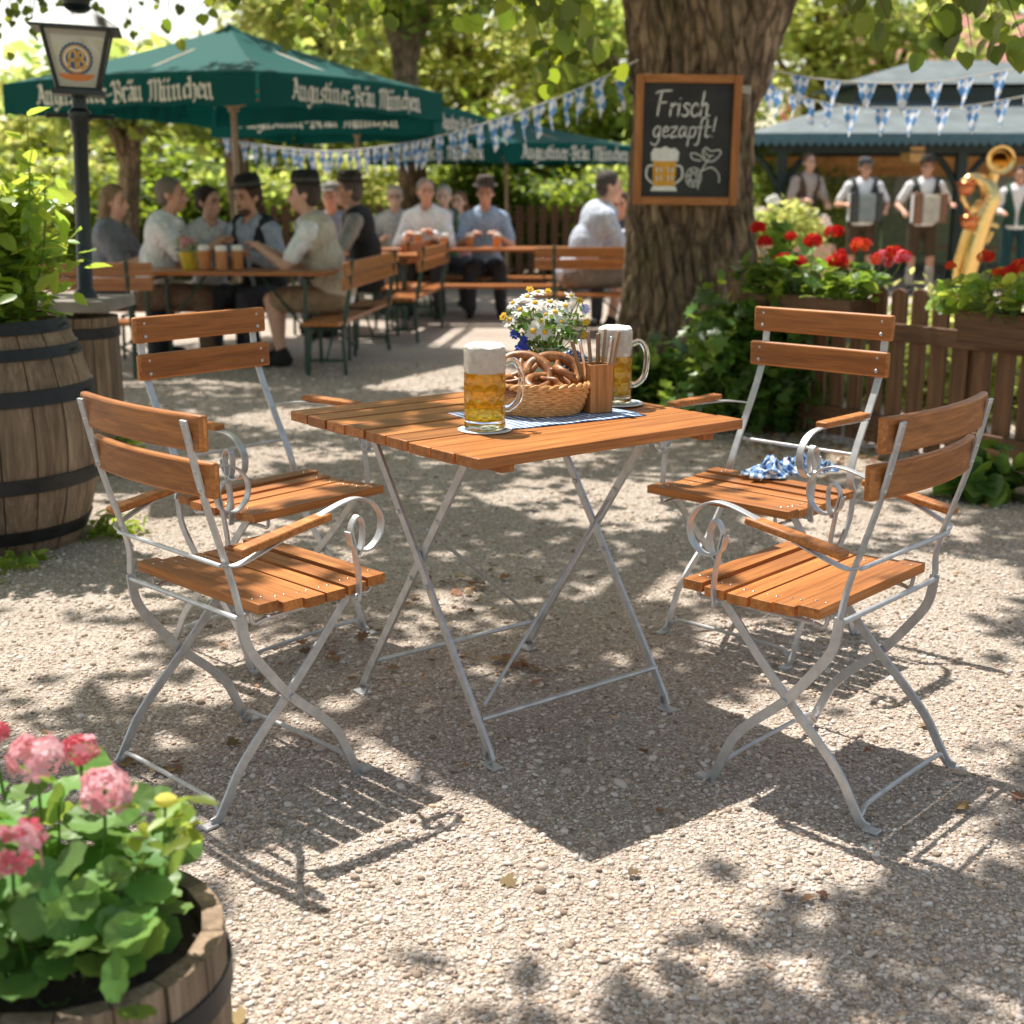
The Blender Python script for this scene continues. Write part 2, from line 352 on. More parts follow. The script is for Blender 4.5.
def garden_table():
    t = thing('garden_table', 'square folding table with slatted wooden top on crossed steel legs', 'table', TC, TROT)
    m = MB(); n = 9; pw = 2*TS/n
    for i in range(n):
        y = -TS+pw*(i+.5); m.box((rng.normal(0, .0008), y, TZ-.012+rng.normal(0, .0006)), (2*TS, pw-.008, .024))
    m.build('table_top', W_TABLE, t, bev=.0022)
    b = MB()
    for x in (-.30, .30): b.box((x, 0, TZ-.033), (.035, 2*TS-.05, .018))
    b.build('batten', W_FRAME, t, bev=.002)
    s = .276
    for sx in (-1, 1):
        for sy in (-1, 1):
            x = sx*s+(.006*sy); l = MB()
            pts = cat([(x, sy*(s+.004), .008), (x, sy*(s-.01), .03), (x, sy*(s-.03), .08), (x, -sy*.19, TZ-.04)], 5)
            l.bar(pts, .009, .021, (1, 0, 0)); l.box((x, sy*(s+.012), .004), (.03, .045, .006))
            for z_ in (.37, .53): q = (z_-.08)/(TZ-.12); l.tube([(x-.011, sy*(s-.03)+(-sy*.19-sy*(s-.03))*q, z_), (x+.011, sy*(s-.03)+(-sy*.19-sy*(s-.03))*q, z_)], .006, 8)
            l.build('leg', STEEL, t, bev=.0015)
    for sy in (-1, 1):
        MB().tube([(-s, sy*(s-.037), .10), (s, sy*(s-.037), .10)], .0065, 8).build('stretcher', STEEL, t)
    MB().tube([(-s+.01, -.02, .50), (s-.01, .24, .11)], .0045, 6).build('brace', STEEL, t)
    MB().tube([(s-.01, -.06, .50), (-s+.01, -.235, .13)], .0045, 6).build('brace', STEEL, t)
    return t
garden_table()

# ---------------------------------------------------------------- folding armchairs
def garden_chair(label, x, y, a, zt, zb, yt, yb, bow):
    t = thing('folding_armchair', label, 'chair', (x, y, 0), a-PI/2, 'folding armchairs around the table')
    ff, fr, sw, sf, sr, sz, hw = .205, -.172, .234, .281, -.062, .459, .213
    ys, zs = sr-.028, sz-.02                       # where the uprights meet the seat
    for sx in (-1, 1):
        xo, xi = sx*hw, sx*(hw-.012)
        l = MB(); pts = cat([(xo, ys, zs), (xo, ys+.012, .37), (xo, ys+.055, .305), (xo, .025, .232), (xo, .10, .165), (xo, .145, .115), (xo, .172, .06), (xo, ff-.012, .014), (xo, ff+.006, .007)], 5)
        l.bar(pts, .0065, .021, (1, 0, 0)); l.box((xo, ff+.014, .004), (.026, .034, .006)); l.tube([(xo-.01*sx, .025, .232), (xo+.01*sx, .025, .232)], .007, 8)
        l.build('leg', STEEL, t, bev=.0015)
        l = MB(); pts = cat([(xi, .20, sz-.035), (xi, .165, .385), (xi, .10, .31), (xi, .025, .232), (xi, -.06, .15), (xi, -.105, .10), (xi, -.135, .05), (xi, fr+.014, .014), (xi, fr-.006, .007)], 5)
        l.bar(pts, .0065, .021, (1, 0, 0)); l.box((xi, fr-.012, .004), (.026, .034, .006)); l.build('leg', STEEL, t, bev=.0015)
        xu = sx*.197; u = MB(); u.bar(cat([(xo, ys, zs), (xu, ys-.01, sz+.06), (xu, yb-.0125-bow*.27, zb-.0), (xu, yt-.0125-bow*.27, zt-.01)], 5), .021, .0065, (1, 0, 0))
        for z in (zt-.018, zt-.054, zb+.018, zb+.054):
            yy = yt+(yb-yt)*(zt-z)/(zt-zb); u.ell((xu, yy+.0095-bow*.27, z), (.006, .004, .006), 8); u.ell((xu, yy-.016-bow*.27, z), (.006, .004, .006), 8)
        u.build('back_upright', STEEL, t, bev=.0015)
        # arm: flat strip curling into a scroll, wooden pad, post with loop
        xa = sx*.246; arm = MB(); za = sz+(.20 if zt > .9 else .182); dz = 0 if zt > .9 else .085
        arm.bar(cat([(xu, ys-.055 if zt > .9 else ys-.03, za-.01-dz), (xa-.012*sx, ys-.01, za-.004-dz), (xa, .0, za-dz*.62), (xa, .15, za+.004-dz*.1), (xa, .215, za-.008), (xa, .252, za-.045), (xa, .25, za-.09), (xa, .215, za-.118), (xa, .175, za-.105), (xa, .163, za-.07)], 6), .02, .0045, (1, 0, 0))
        ar = arm.build('armrest', STEEL, t, bev=.001)
        pad = MB(); slat(pad, (0, 0, 0), (.225, .036, .016)); R = Matrix.Rotation(PI/2, 3, 'Z'); pc_ = .045 if zt > .9 else -.0; R = Matrix.Rotation(dz*1.9, 3, 'X') @ R; pad.v = [tuple(R @ Vector(q)+Vector((xa, pc_, za+.012-dz*.62+(0 if zt > .9 else -.002)))) for q in pad.v]
        pad.build('arm_pad', W_CHAIR, ar, bev=.004)
        p = MB(); p.bar(cat([(xa, .185, sz-.045), (xa, .19, sz+.0), (xa, .178, za-.10), (xa, .172, za-.062), (xa, .19, za-.04), (xa, .203, za-.06), (xa, .2, za-.10), (xa, .188, za-.125)], 5), .017, .005, (1, 0, 0))
        p.tube([(xa, .185, sz-.035), (sx*(sw-.05), .185, sz-.035)], .006, 8); p.build('arm_post', STEEL, t, bev=.001)
        r = MB(); r.tube(cat([(sx*(sw-.045), sr+.01, sz-.028), (sx*(sw-.045), sr+.02, sz-.055), (sx*(sw-.045), .0, sz-.05), (sx*(sw-.045), .22, sz-.05), (sx*(sw-.045), sf-.02, sz-.05), (sx*(sw-.045), sf-.012, sz-.024)], 5), .0048, 8)
        r.build('seat_rail', STEEL, t)
    m = MB(); n = 6; pw = (sf-sr)/n
    for i in range(n): slat(m, (rng.normal(0, .003), sr+pw*(i+.5), sz-.011-.014*math.sin(PI*(i+.3)/n)), (2*sw, pw-.008, .022))
    for i in range(n):
        for sx in (-1, 1):
            for k in (-1, 1): m.ell((sx*(sw-.045), sr+pw*(i+.5)+k*.011, sz-.014*math.sin(PI*(i+.3)/n)+.0005), (.0036, .0036, .0016), 8, 1)
    m.build('seat', [W_CHAIR, STEEL2], t, bev=.003)
    for z0 in (zt, zb+.072):
        m = MB(); yy = yt+(yb-yt)*(zt-z0+.036)/(zt-zb); slat(m, (0, yy, z0-.036), (.46, .019, .072), bow); m.build('back_slat', W_CHAIR, t, bev=.006, seg=3)
    xr = MB(); xr.tube([(-.197, ys-.03, sz+.085), (.197, ys-.03, sz+.085)], .005, 8); xr.tube([(-hw, ys-.002, sz-.03), (hw, ys-.002, sz-.03)], .006, 8)
    xr.build('back_rod', STEEL, t)
    for yf, xx in ((ff-.02, hw), (fr+.02, hw-.012)):
        MB().tube(cat([(-xx, yf, .012), (-xx+.02, yf, .03), (-xx+.06, yf, .042), (xx-.06, yf, .042), (xx-.02, yf, .03), (xx, yf, .012)], 5), .0055, 8).build('foot_rod', STEEL, t)
    return t
garden_chair('nearest left wooden folding armchair with bowed back slats turned towards the viewer', -.637, 2.76, .80, .856, .689, -.168, -.132, .022)
garden_chair('folding armchair behind the left one, flat sunlit back slats near the barrel', -.723, 3.694, -.70, .931, .757, -.232, -.208, .004)
garden_chair('nearest right wooden folding armchair seen from behind, sunlit seat', .733, 2.742, 2.40, .856, .689, -.168, -.132, .03)
garden_chair('folding armchair by the picket fence with a checked napkin on its seat', .747, 3.727, 3.942, .931, .757, -.232, -.208, .004)

#@@TABLEWARE
# ---------------------------------------------------------------- things on the garden table
def uvmat(name, kind, sc, c1, c2, c3=None, trans=False, obj=False):
    n = N(name); v = n.coord('Object' if obj else 'UV', scale=(sc, sc, sc))
    s = n.new('ShaderNodeSeparateXYZ')
    if kind == 'lozenge':
        mp = n.new('ShaderNodeMapping'); mp.inputs['Rotation'].default_value = (0, 0, PI/4); mp.inputs['Scale'].default_value = (1, 1, 1); n.ln(v, mp.inputs['Vector']); v = mp.outputs[0]
        ck = n.new('ShaderNodeTexChecker'); ck.inputs['Scale'].default_value = 1; ck.inputs['Color1'].default_value = (*c1, 1); ck.inputs['Color2'].default_value = (*c2, 1); n.ln(v, ck.inputs['Vector']); col = ck.outputs['Color']
    else:
        n.ln(v, s.inputs[0]); st = []
        for ax in (0, 1):
            fr = n.new('ShaderNodeMath', operation='FRACT'); n.ln(s.outputs[ax], fr.inputs[0])
            gt = n.new('ShaderNodeMath', operation='GREATER_THAN'); gt.inputs[1].default_value = .5; n.ln(fr.outputs[0], gt.inputs[0]); st.append(gt.outputs[0])
        ad = n.new('ShaderNodeMath', operation='ADD'); n.ln(st[0], ad.inputs[0]); n.ln(st[1], ad.inputs[1])
        hf = n.new('ShaderNodeMath', operation='MULTIPLY'); hf.inputs[1].default_value = .5; n.ln(ad.outputs[0], hf.inputs[0])
        r = n.new('ShaderNodeValToRGB'); r.color_ramp.interpolation = 'CONSTANT'; e = r.color_ramp.elements; e[0].color = (*c1, 1); e[1].position = .26; e[1].color = (*c3, 1); k = e.new(.76); k.color = (*c2, 1)
        n.ln(hf.outputs[0], r.inputs[0]); col = r.outputs[0]
    wv = n.noise(n.coord(), 420, 2); col = n.mix(.25, col, n.ramp(wv, (.3, (.6, .6, .6)), (.7, (1, 1, 1))), 'MULTIPLY'); n.base(col)
    if trans:
        tr = n.new('ShaderNodeBsdfTranslucent'); n.ln(col, tr.inputs['Color']); ms = n.new('ShaderNodeMixShader'); ms.inputs[0].default_value = .4
        n.ln(n.p.outputs[0], ms.inputs[1]); n.ln(tr.outputs[0], ms.inputs[2]); n.ln(ms.outputs[0], n.o.inputs['Surface'])
    return n.done(.8)
BLUE = (.035, .14, .42); PALE = (.3, .45, .68); CW = (.78, .79, .78)
CHECK = uvmat('gingham_cloth', 'gingham', 62, CW, BLUE, PALE)
CHECKO = uvmat('gingham_runner', 'gingham', 55, CW, (.02, .075, .24), (.24, .36, .58), obj=True)
def glassmat():
    n = N('clear_glass'); n.done(.02, 0, Transmission_Weight=1.0, IOR=1.45); n.p.inputs['Base Color'].default_value = (.97, .98, .97, 1)
    return n.m
GLASS = glassmat()
def beermat():
    n = N('lager_beer'); v = n.coord()
    n.p.inputs['Base Color'].default_value = (1.0, .70, .06, 1); n.p.inputs['Transmission Weight'].default_value = 1; n.p.inputs['IOR'].default_value = 1.2; n.p.inputs['Roughness'].default_value = .03
    sp = n.new('ShaderNodeSeparateXYZ'); n.ln(v, sp.inputs[0])
    mr = n.new('ShaderNodeMapRange'); mr.inputs[1].default_value = 0; mr.inputs[2].default_value = .14; n.ln(sp.outputs[2], mr.inputs[0])
    col = n.ramp(mr.outputs[0], (0, (1.0, .70, .03)), (.5, (1.0, .55, .01)), (1, (1.0, .47, .01)))
    tr = n.new('ShaderNodeBsdfTranslucent'); n.ln(col, tr.inputs['Color']); df = n.new('ShaderNodeBsdfDiffuse'); n.ln(col, df.inputs['Color'])
    a = n.new('ShaderNodeMixShader'); a.inputs[0].default_value = .15; n.ln(tr.outputs[0], a.inputs[1]); n.ln(df.outputs[0], a.inputs[2])
    ms = n.new('ShaderNodeMixShader'); ms.inputs[0].default_value = .42; n.ln(n.p.outputs[0], ms.inputs[1]); n.ln(a.outputs[0], ms.inputs[2]); n.ln(ms.outputs[0], n.o.inputs['Surface'])
    return n.m
BEER = beermat()
def foammat():
    n = N('beer_foam'); v = n.coord(); n.base(n.ramp(n.noise(v, 120, 4), (.3, (.78, .73, .62)), (.6, (.88, .86, .8))))
    n.bump(n.noise(v, 260, 3), .3, .002); n.done(.9, 0, Subsurface_Weight=.8); n.p.inputs['Subsurface Radius'].default_value = (.03, .027, .02); return n.m
FOAM = foammat()
def mug(label, loc, h=.182, r=.047, foam=.055, ang=0, group=None):
    """thick glass tankard: dimpled glass body with handle, beer, foam head"""
    t = thing('beer_mug', label, 'beer mug', loc, ang, group)
    def dimp(a, z):                                # rows of pressed round dimples
        if z < .03 or z > h*.80: return 1
        row = int((z-.03)/(.037)); ph = row*PI/9
        zz = ((z-.03) % .037)/.037*2-1; aa = (((a+ph)/(2*PI)*9) % 1)*2-1
        return 1-.085*max(0, 1-(zz*zz+aa*aa))**.7
    g = MB(); zs = [i*(h-.012)/44+.006 for i in range(45)]
    prof = [(.001, 0), (r*.9, 0), (r*.99, .003)]+[(r*(1.0-.04*math.exp(-((z-.022)/.008)**2)), z) for z in zs]+[(r*.985, h-.003), (r*.95, h), (r*.92, h-.004)]
    ri = r*.90; prof += [(ri, h-.012)]+[(ri, h-.012-(h-.042)*i/30) for i in range(1, 30)]+[(ri, .03), (ri*.9, .021), (.001, .019)]
    g.lathe(prof, 72, fn=dimp)
    hp = cat([(r*.96, 0, h*.80), (r+.02, 0, h*.83), (r+.036, 0, h*.70), (r+.037, 0, h*.5), (r+.03, 0, h*.34), (r+.012, 0, h*.25), (r*.95, 0, h*.24)], 6)
    g.tube(hp, .0075, 12); g.build('glass', GLASS, t, ang=60)
    zt = h-foam; b = MB(); rb = ri+.0004
    b.lathe([(.001, .0188), (rb*.9, .0208), (rb, .0298)]+[(rb, .03+(zt-.03)*i/30) for i in range(1, 31)]+[(.001, zt+.0004)], 72); b.v = [(x_*dimp(math.atan2(y_, x_) % (2*PI), z_), y_*dimp(math.atan2(y_, x_) % (2*PI), z_), z_) for x_, y_, z_ in b.v]; b.build('beer', BEER, t)
    f = MB(); fr_ = ri+.0005; top = h+.004
    f.lathe([(.001, zt+.0006), (fr_, zt+.0006), (fr_, h-.014), (r*.955, h-.004), (r*.95, h+.002), (r*.86, top+.002), (r*.7, top+.004), (r*.5, top+.006), (r*.3, top+.006), (r*.12, top+.005), (.001, top+.005)], 48, fn=lambda a, z: 1+.008*math.sin(5*a+40*z)*(z > h-.01))
    f.v = [(x_+.0012*math.sin(z_*300+x_*160), y_, z_+(.0022*math.sin(x_*190+1)*math.sin(y_*170)+.0012*math.sin(x_*430)*math.cos(y_*390) if z_ > h-.002 else 0)) for x_, y_, z_ in f.v]; f.build('foam', FOAM, t)
    return t
def disc(mb, r, h, n=40, m=0, c=(0, 0, 0)): mb.lathe([(.001, 0), (r, 0), (r, h), (.001, h)], n, c, m)
def coastermat():
    n = N('printed_coaster'); c = n.new('ShaderNodeTexCoord'); ln = n.new('ShaderNodeVectorMath', operation='LENGTH'); n.ln(c.outputs['Object'], ln.inputs[0])
    mr = n.new('ShaderNodeMapRange'); mr.inputs[2].default_value = .06; n.ln(ln.outputs['Value'], mr.inputs[0])
    bl = (.10, .25, .45); wh = (.78, .76, .7)
    n.base(n.ramp(mr.outputs[0], (0, bl), (.3, bl), (.36, wh), (.70, wh), (.74, bl), (.84, (.3, .42, .55)), (.88, wh), (1, wh))); return n.done(.85)
COAST = coastermat()
mA = Vector(hit(485, 430, TZ)); mB_ = Vector(hit(614, 405, TZ))
m = MB(); disc(m, .062, .0025)
tag(m.build('coaster', COAST, bev=.0008, loc=mA+Vector((0, 0, .0008))), 'round paper coaster with blue ring under the front beer mug', 'coaster')
m = MB(); m.lathe([(.001, 0), (.062, 0), (.062, .0025), (.001, .0025)], 40)
o = tag(m.build('coaster', COAST, bev=.0008, loc=mB_+Vector((.012, .0, .0045))), 'paper coaster under the taller beer mug beside the cutlery box', 'coaster')
mug('full beer mug with white foam head on the coaster at the near table edge', mA+Vector((0, 0, .0036)), .184, .0475, .056, rad(12))
mug('taller frothy beer mug behind the cutlery box, handle to the right', mB_+Vector((0, 0, .0073)), .184, .044, .066, rad(5))
# runner
m = MB(); nx, ny = 24, 18; rc = Vector((.085, 3.185, TZ+.0008)); 
for j in range(ny+1):
    for i in range(nx+1):
        x = -.20+.40*i/nx; y = -.135+.27*j/ny; m.v.append((x, y, .0012+.0009*math.sin(x*60)*math.cos(y*50)))
m.f = [(j*(nx+1)+i, j*(nx+1)+i+1, (j+1)*(nx+1)+i+1, (j+1)*(nx+1)+i) for j in range(ny) for i in range(nx)]; m.mi = [0]*len(m.f)
o = m.build('table_runner', CHECKO, loc=rc); o.rotation_euler.z = TROT-.12; so_ = o.modifiers.new('Solid', 'SOLIDIFY'); so_.thickness = .0012
tag(o, 'small blue and white checked cloth lying flat under the bread basket', 'table cloth')
# basket
def basketmat():
    n = N('wicker'); v = n.coord('UV', scale=(1, 1, 1)); 
    n.base(n.ramp(n.noise(n.coord(scale=(20, 20, 120)), 3, 4), (.3, (.46, .20, .055)), (.7, (.80, .45, .16)))); return n.done(.55)
WICK = basketmat()
bc = Vector(hit(542, 414, TZ))+Vector((0, .01, .003))
bk = thing('bread_basket', 'oval wicker bread basket filled with pretzels on the checked cloth', 'basket', bc, .2)
m = MB(); RB = lambda z: .082+.030*(z/.07)**.7
for k in range(11):
    z = .004+.0062*k; pts = []
    for i in range(96):
        a = 2*PI*i/96; rr = RB(z)+.0028*math.sin(24*a+PI*(k % 2)); pts.append((1.06*rr*math.cos(a), .9*rr*math.sin(a), z+.0006*math.sin(7*a)))
    m.tube(pts, .0036, 6, closed=True)
m.build('weave', WICK, bk)
m = MB()
for i in range(24):
    a = 2*PI*(i+.5)/24; m.tube([(1.06*RB(z)*math.cos(a), .9*RB(z)*math.sin(a), z) for z in (.0, .02, .045, .072)], .003, 6)
m.build('stakes', WICK, bk)
m = MB()
for s_ in (0, 1):
    m.tube([(1.06*(RB(.072)+.004*math.cos(16*2*PI*i/128+s_*PI))*math.cos(2*PI*i/128), .9*(RB(.072)+.004*math.cos(16*2*PI*i/128+s_*PI))*math.sin(2*PI*i/128), .073+.004*math.sin(16*2*PI*i/128+s_*PI)) for i in range(128)], .0045, 6, closed=True)
m.build('rim', WICK, bk); m = MB(); m.lathe([(.001, .003), (.084, .003), (.084, .006), (.001, .006)], 40); o = m.build('bottom', WICK, bk); o.scale = (1.05, .89, 1)
def pretzelmat():
    n = N('pretzel_crust'); v = n.coord(); f = n.noise(v, 30, 5)
    col = n.ramp(f, (.3, (.10, .03, .009)), (.55, (.32, .115, .027)), (.8, (.60, .31, .10)))
    salt = n.new('ShaderNodeTexVoronoi'); salt.inputs['Scale'].default_value = 130; n.ln(v, salt.inputs['Vector'])
    mask = n.ramp(salt.outputs['Distance'], (.16, (1, 1, 1)), (.2, (0, 0, 0))); gate = n.ramp(n.noise(v, 60, 2), (.55, (0, 0, 0)), (.6, (1, 1, 1)))
    mk = n.mix(1.0, mask, gate, 'MULTIPLY'); n.base(n.mix(mk, col, (.8, .75, .65))); n.bump(mk, .5, .002); return n.done(.42, 0, Coat_Weight=.1)
PRETZ = pretzelmat()
def pretzel(label, loc, rot, s=1.0):
    pts = [(-.022, -.036, .004), (-.012, -.012, .012), (.008, .004, .018), (.018, .014, .010), (.042, .032, 0), (.062, .022, 0), (.066, -.01, 0), (.045, -.042, 0), (0, -.056, 0), (-.045, -.042, 0), (-.066, -.01, 0), (-.062, .022, 0), (-.042, .032, 0), (-.018, .014, .004), (-.008, .004, .006), (.012, -.012, .004), (.022, -.036, .006)]
    P = cat([(x*s, -y*s, z*s) for x, y, z in pts], 6); L = len(P); r = [s*(.0065+.0075*math.sin(PI*i/(L-1))**1.1) for i in range(L)]
    m = MB(); m.tube(P, r, 12); o = m.build('pretzel', PRETZ, smooth=True, ang=80, loc=loc); o.rotation_euler = rot
    return tag(o, label, 'pretzel', 'pretzels in the bread basket')
pretzel('large pretzel leaning upright at the back right of the basket', bc+Vector((.026, .016, .088)), (.86, -.1, .25), .98)
pretzel('pretzel standing tilted at the back left of the basket', bc+Vector((-.045, .013, .090)), (.82, .25, -.35), .98)
pretzel('pretzel lying flat across the front of the basket', bc+Vector((.02, -.042, .072)), (.3, .1, .15), .85)
pretzel('pretzel lying low at the left rim behind the front mug', bc+Vector((-.055, -.032, .070)), (.25, -.15, .9), .8)
pretzel('pretzel poking out at the right rim next to the cutlery box', bc+Vector((.068, .012, .078)), (.5, .5, 1.2), .75)
# vase + bouquet
vc = Vector((.088, 3.43, TZ+.002))
vs = thing('flower_vase', 'pale green glass jug holding a bunch of daisies', 'vase', vc)
def vaseg():
    n = N('pale_green_glass'); n.done(.06, 0, IOR=1.3); n.p.inputs['Base Color'].default_value = (.62, .75, .62, 1)
    tr = n.new('ShaderNodeBsdfTransparent'); tr.inputs[0].default_value = (.78, .87, .76, 1); ms = n.new('ShaderNodeMixShader'); ms.inputs[0].default_value = .5
    n.ln(n.p.outputs[0], ms.inputs[1]); n.ln(tr.outputs[0], ms.inputs[2]); n.ln(ms.outputs[0], n.o.inputs['Surface']); return n.m
VG = vaseg()
m = MB(); m.lathe([(.001, 0), (.036, 0), (.044, .01), (.05, .035), (.046, .065), (.033, .09), (.028, .108), (.030, .125), (.036, .136), (.034, .136), (.026, .110), (.031, .09), (.044, .06), (.045, .02), (.001, .008)], 36)
m.build('jug', VG, vs)
m = MB(); m.tube(cat([(.034, 0, .125), (.06, 0, .125), (.072, 0, .095), (.062, 0, .06), (.047, 0, .045)], 6), .005, 8); m.build('handle', VG, vs)
bq = thing('bouquet', 'bunch of white daisies with yellow buds and blue cornflowers in the green jug', 'flowers', vc+Vector((0, 0, .10)))
PETAL = thin('daisy_petal', (.82, .82, .78), (.7, .7, .6), .3); YEL = plain('flower_yellow', (.8, .47, .03), .8, 0, .25, 300, .5)
STEM = leafmat('flower_stem', (.10, .20, .03), (.25, .42, .04), .3, .35); BLUEP = thin('cornflower_petal', (.07, .10, .42), (.12, .18, .6), .3); LILAC = thin('pale_blue_petal', (.5, .53, .75), (.5, .5, .7), .3)
def daisy(c, nrm, r, pm, cm, name, np_=14):
    q = Vector(nrm).to_track_quat('Z', 'Y').to_matrix(); m = MB(); c = Vector(c)
    for i in range(np_):
        a = 2*PI*i/np_+rng.normal(0, .06); wv = 2.3*r/np_; d = rng.uniform(-.25, .12)
        P = [(r*.2, -wv*.5, 0), (r*.62, -wv, d*r*.3), (r*.95, -wv*.6, d*r), (r*1.02, 0, d*r), (r*.95, wv*.6, d*r), (r*.62, wv, d*r*.3), (r*.2, wv*.5, 0)]
        R = q @ Matrix.Rotation(a, 3, 'Z'); m.add([c+R @ Vector(p) for p in P], [tuple(range(7))], 0)
    m.ell(c+q @ Vector((0, 0, r*.06)), (r*.3, r*.3, r*.18), 12, 1, q); m.build(name, [pm, cm], bq, ang=80)
st = MB()
def put(x, y, z, nrm, r, pm, cm, name, k=14):
    daisy((x, y, z), nrm, r*1.2, pm, cm, name, k); st.tube(cat([(rng.normal(0, .008), rng.normal(0, .008), -.06), (x*.25, y*.25, .01), (x*.8, y*.8, z*.7), (x-nrm[0]*.01, y-nrm[1]*.01, z-nrm[2]*.012)], 4), .0012, 5)
for (px, py, dy, r, n_) in ((533, 331, -.05, .021, (-.1, -1, .25)), (545, 332, -.052, .020, (.15, -1, .3)), (545, 315, -.03, .02, (0, -.8, .7)), (520, 310, -.02, .02, (-.3, -.5, .9)), (510, 320, -.02, .02, (-.6, -.6, .7)), (535, 303, -.01, .021, (-.1, -.4, 1)), (550, 302, .01, .02, (.1, -.3, 1)), (527, 297, .02, .02, (-.2, -.3, 1)), (565, 306, 0, .02, (.4, -.5, .8)), (562, 322, -.03, .018, (.5, -.8, .5)), (571, 296, .02, .017, (.4, -.4, .8)), (541, 321, -.045, .018, (-.2, -.9, .5)), (555, 312, -.02, .019, (.2, -.6, .8)), (513, 303, .0, .018, (-.5, -.3, .8)), (538, 292, .03, .018, (0, -.3, 1))):
    p = atp(px, py, vc.y+dy)-Vector(bq.location); put(p.x, p.y, p.z, n_, r, PETAL, YEL, 'daisy')
for (px, py, dy, r) in ((503, 316, -.01, .010), (507, 322, 0, .009), (530, 289, .04, .009), (586, 322, 0, .010), (584, 335, -.01, .009), (548, 291, .03, .008), (580, 300, .02, .009)):
    p = atp(px, py, vc.y+dy)-Vector(bq.location); put(p.x, p.y, p.z, (rng.normal(0, .5), -.7, .6), r, YEL, YEL, 'yellow_blossom', 6)
for (px, py, dy, r, pm) in ((522, 349, -.06, .020, BLUEP), (515, 334, -.04, .014, BLUEP), (585, 309, .0, .014, LILAC), (524, 340, -.05, .012, BLUEP)):
    p = atp(px, py, vc.y+dy)-Vector(bq.location)
    for k in range(3): daisy((p.x, p.y, p.z), (rng.normal(0, .5), -1+.4*k, .3*k), r, pm, pm, 'cornflower', 9)
    st.tube(cat([(0, 0, -.05), (p.x*.3, p.y*.3, .03), (p.x*.8, p.y*.8, p.z+.02), (p.x, p.y, p.z)], 4), .0012, 5)
st.build('stems', STEM, bq)
n = 420; ph = rng.uniform(0, 2*PI, n); u = rng.random(n)**.5; z_ = rng.uniform(.0, .125, n); R_ = u*(.02+.085*np.clip(z_/.09, 0, 1))
cloud('foliage', *OVAL, np.stack([R_*np.cos(ph), R_*np.sin(ph)*.8, z_], -1), rots(n, 1.0), rng.uniform(.012, .03, n), STEM, bq)
# standing napkin behind basket
m = MB(); V = []; k = 0
for j in range(13):
    for i in range(13):
        u, v = i/12, j/12; x = (u-.5)*.085*(1-.25*v); z = v*.085*(1-.25*abs(u-.5)*2); y = .012*math.sin(u*9+1)+.01*v; m.uv[len(m.v)] = (u*.1, v*.1); m.v.append((x, y, z))
m.f = [(j*13+i, j*13+i+1, (j+1)*13+i+1, (j+1)*13+i) for j in range(12) for i in range(12)]; m.mi = [0]*len(m.f)
o = m.build('napkin', uvmat('gingham_napkin', 'gingham', 95, (.72, .74, .76), (.012, .055, .2), (.06, .15, .36)), loc=bc+Vector((.078, .06, .062))); o.rotation_euler.z = .15; o.scale = (1.1, 1, 1.05); sm = o.modifiers.new('Solid', 'SOLIDIFY'); sm.thickness = .002
tag(o, 'dark blue checked paper napkin standing folded between basket and cutlery box', 'napkin')
# cutlery box and cutlery
cb = Vector(hit(595, 411, TZ))+Vector((0, -.02, .003))
m = MB(); hw, hh, tt = .031, .118, .006
for a in range(4):
    R = Matrix.Rotation(a*PI/2, 3, 'Z'); m.box(R @ Vector((0, -hw+tt/2, hh/2)), (2*hw-(2*tt+.0004 if a % 2 else 0), tt, hh), R)
m.box((0, 0, .004), (2*hw-2*tt-.001, 2*hw-2*tt-.001, .006))
o = m.build('cutlery_box', W_BOX, bev=.0015, loc=cb); o.rotation_euler.z = TROT-.25; tag(o, 'square light wooden box holding knives and forks', 'cutlery box')
DARKW = wood('cutlery_handle', (.52, .36, .24), (.30, .19, .11), 2, .4, .4)
lab = ['wooden handled fork leaning out at the left of the box', 'thin knife leaning left in the box', 'fork standing left of centre in the box', 'dark handled knife standing in the middle of the box', 'fork standing at the back of the box', 'knife leaning right in the box', 'dark fork leaning out at the far right of the box']
for i in range(7):
    e = thing('fork' if i % 2 == 0 else 'knife', lab[i], 'cutlery', cb+Vector(((i-3)*.006, rng.uniform(-.012, .014), .012)))
    e.rotation_euler = (rng.normal(0, .06), (i-3)*.085, rng.uniform(-.6, .6)); L = .172+rng.uniform(-.012, .016)
    m = MB(); m.bar(cat([(0, 0, .07), (.001, 0, .11), (0, 0, L*.9), (0, 0, L)], 4), [.013]*4+[.016]*4+[.018]*4+[.014], .007, (0, 1, 0)); m.build('handle', DARKW if i not in (1, 5) else STEEL2, e, bev=.0012)
    m = MB()
    if i % 2: m.bar([(0, 0, .0), (0, 0, .02), (0, 0, .07)], [.006, .013, .009], .0015, (0, 1, 0)); m.build('blade', STEEL2, e)
    else:
        for q in range(4): m.bar([(0, (q-1.5)*.004, 0), (0, (q-1.5)*.0036, .035)], .0018, .0012, (0, 1, 0))
        m.bar([(0, 0, .033), (0, 0, .045), (0, 0, .07)], [.015, .012, .006], .0015, (0, 1, 0)); m.build('tines', STEEL2, e)
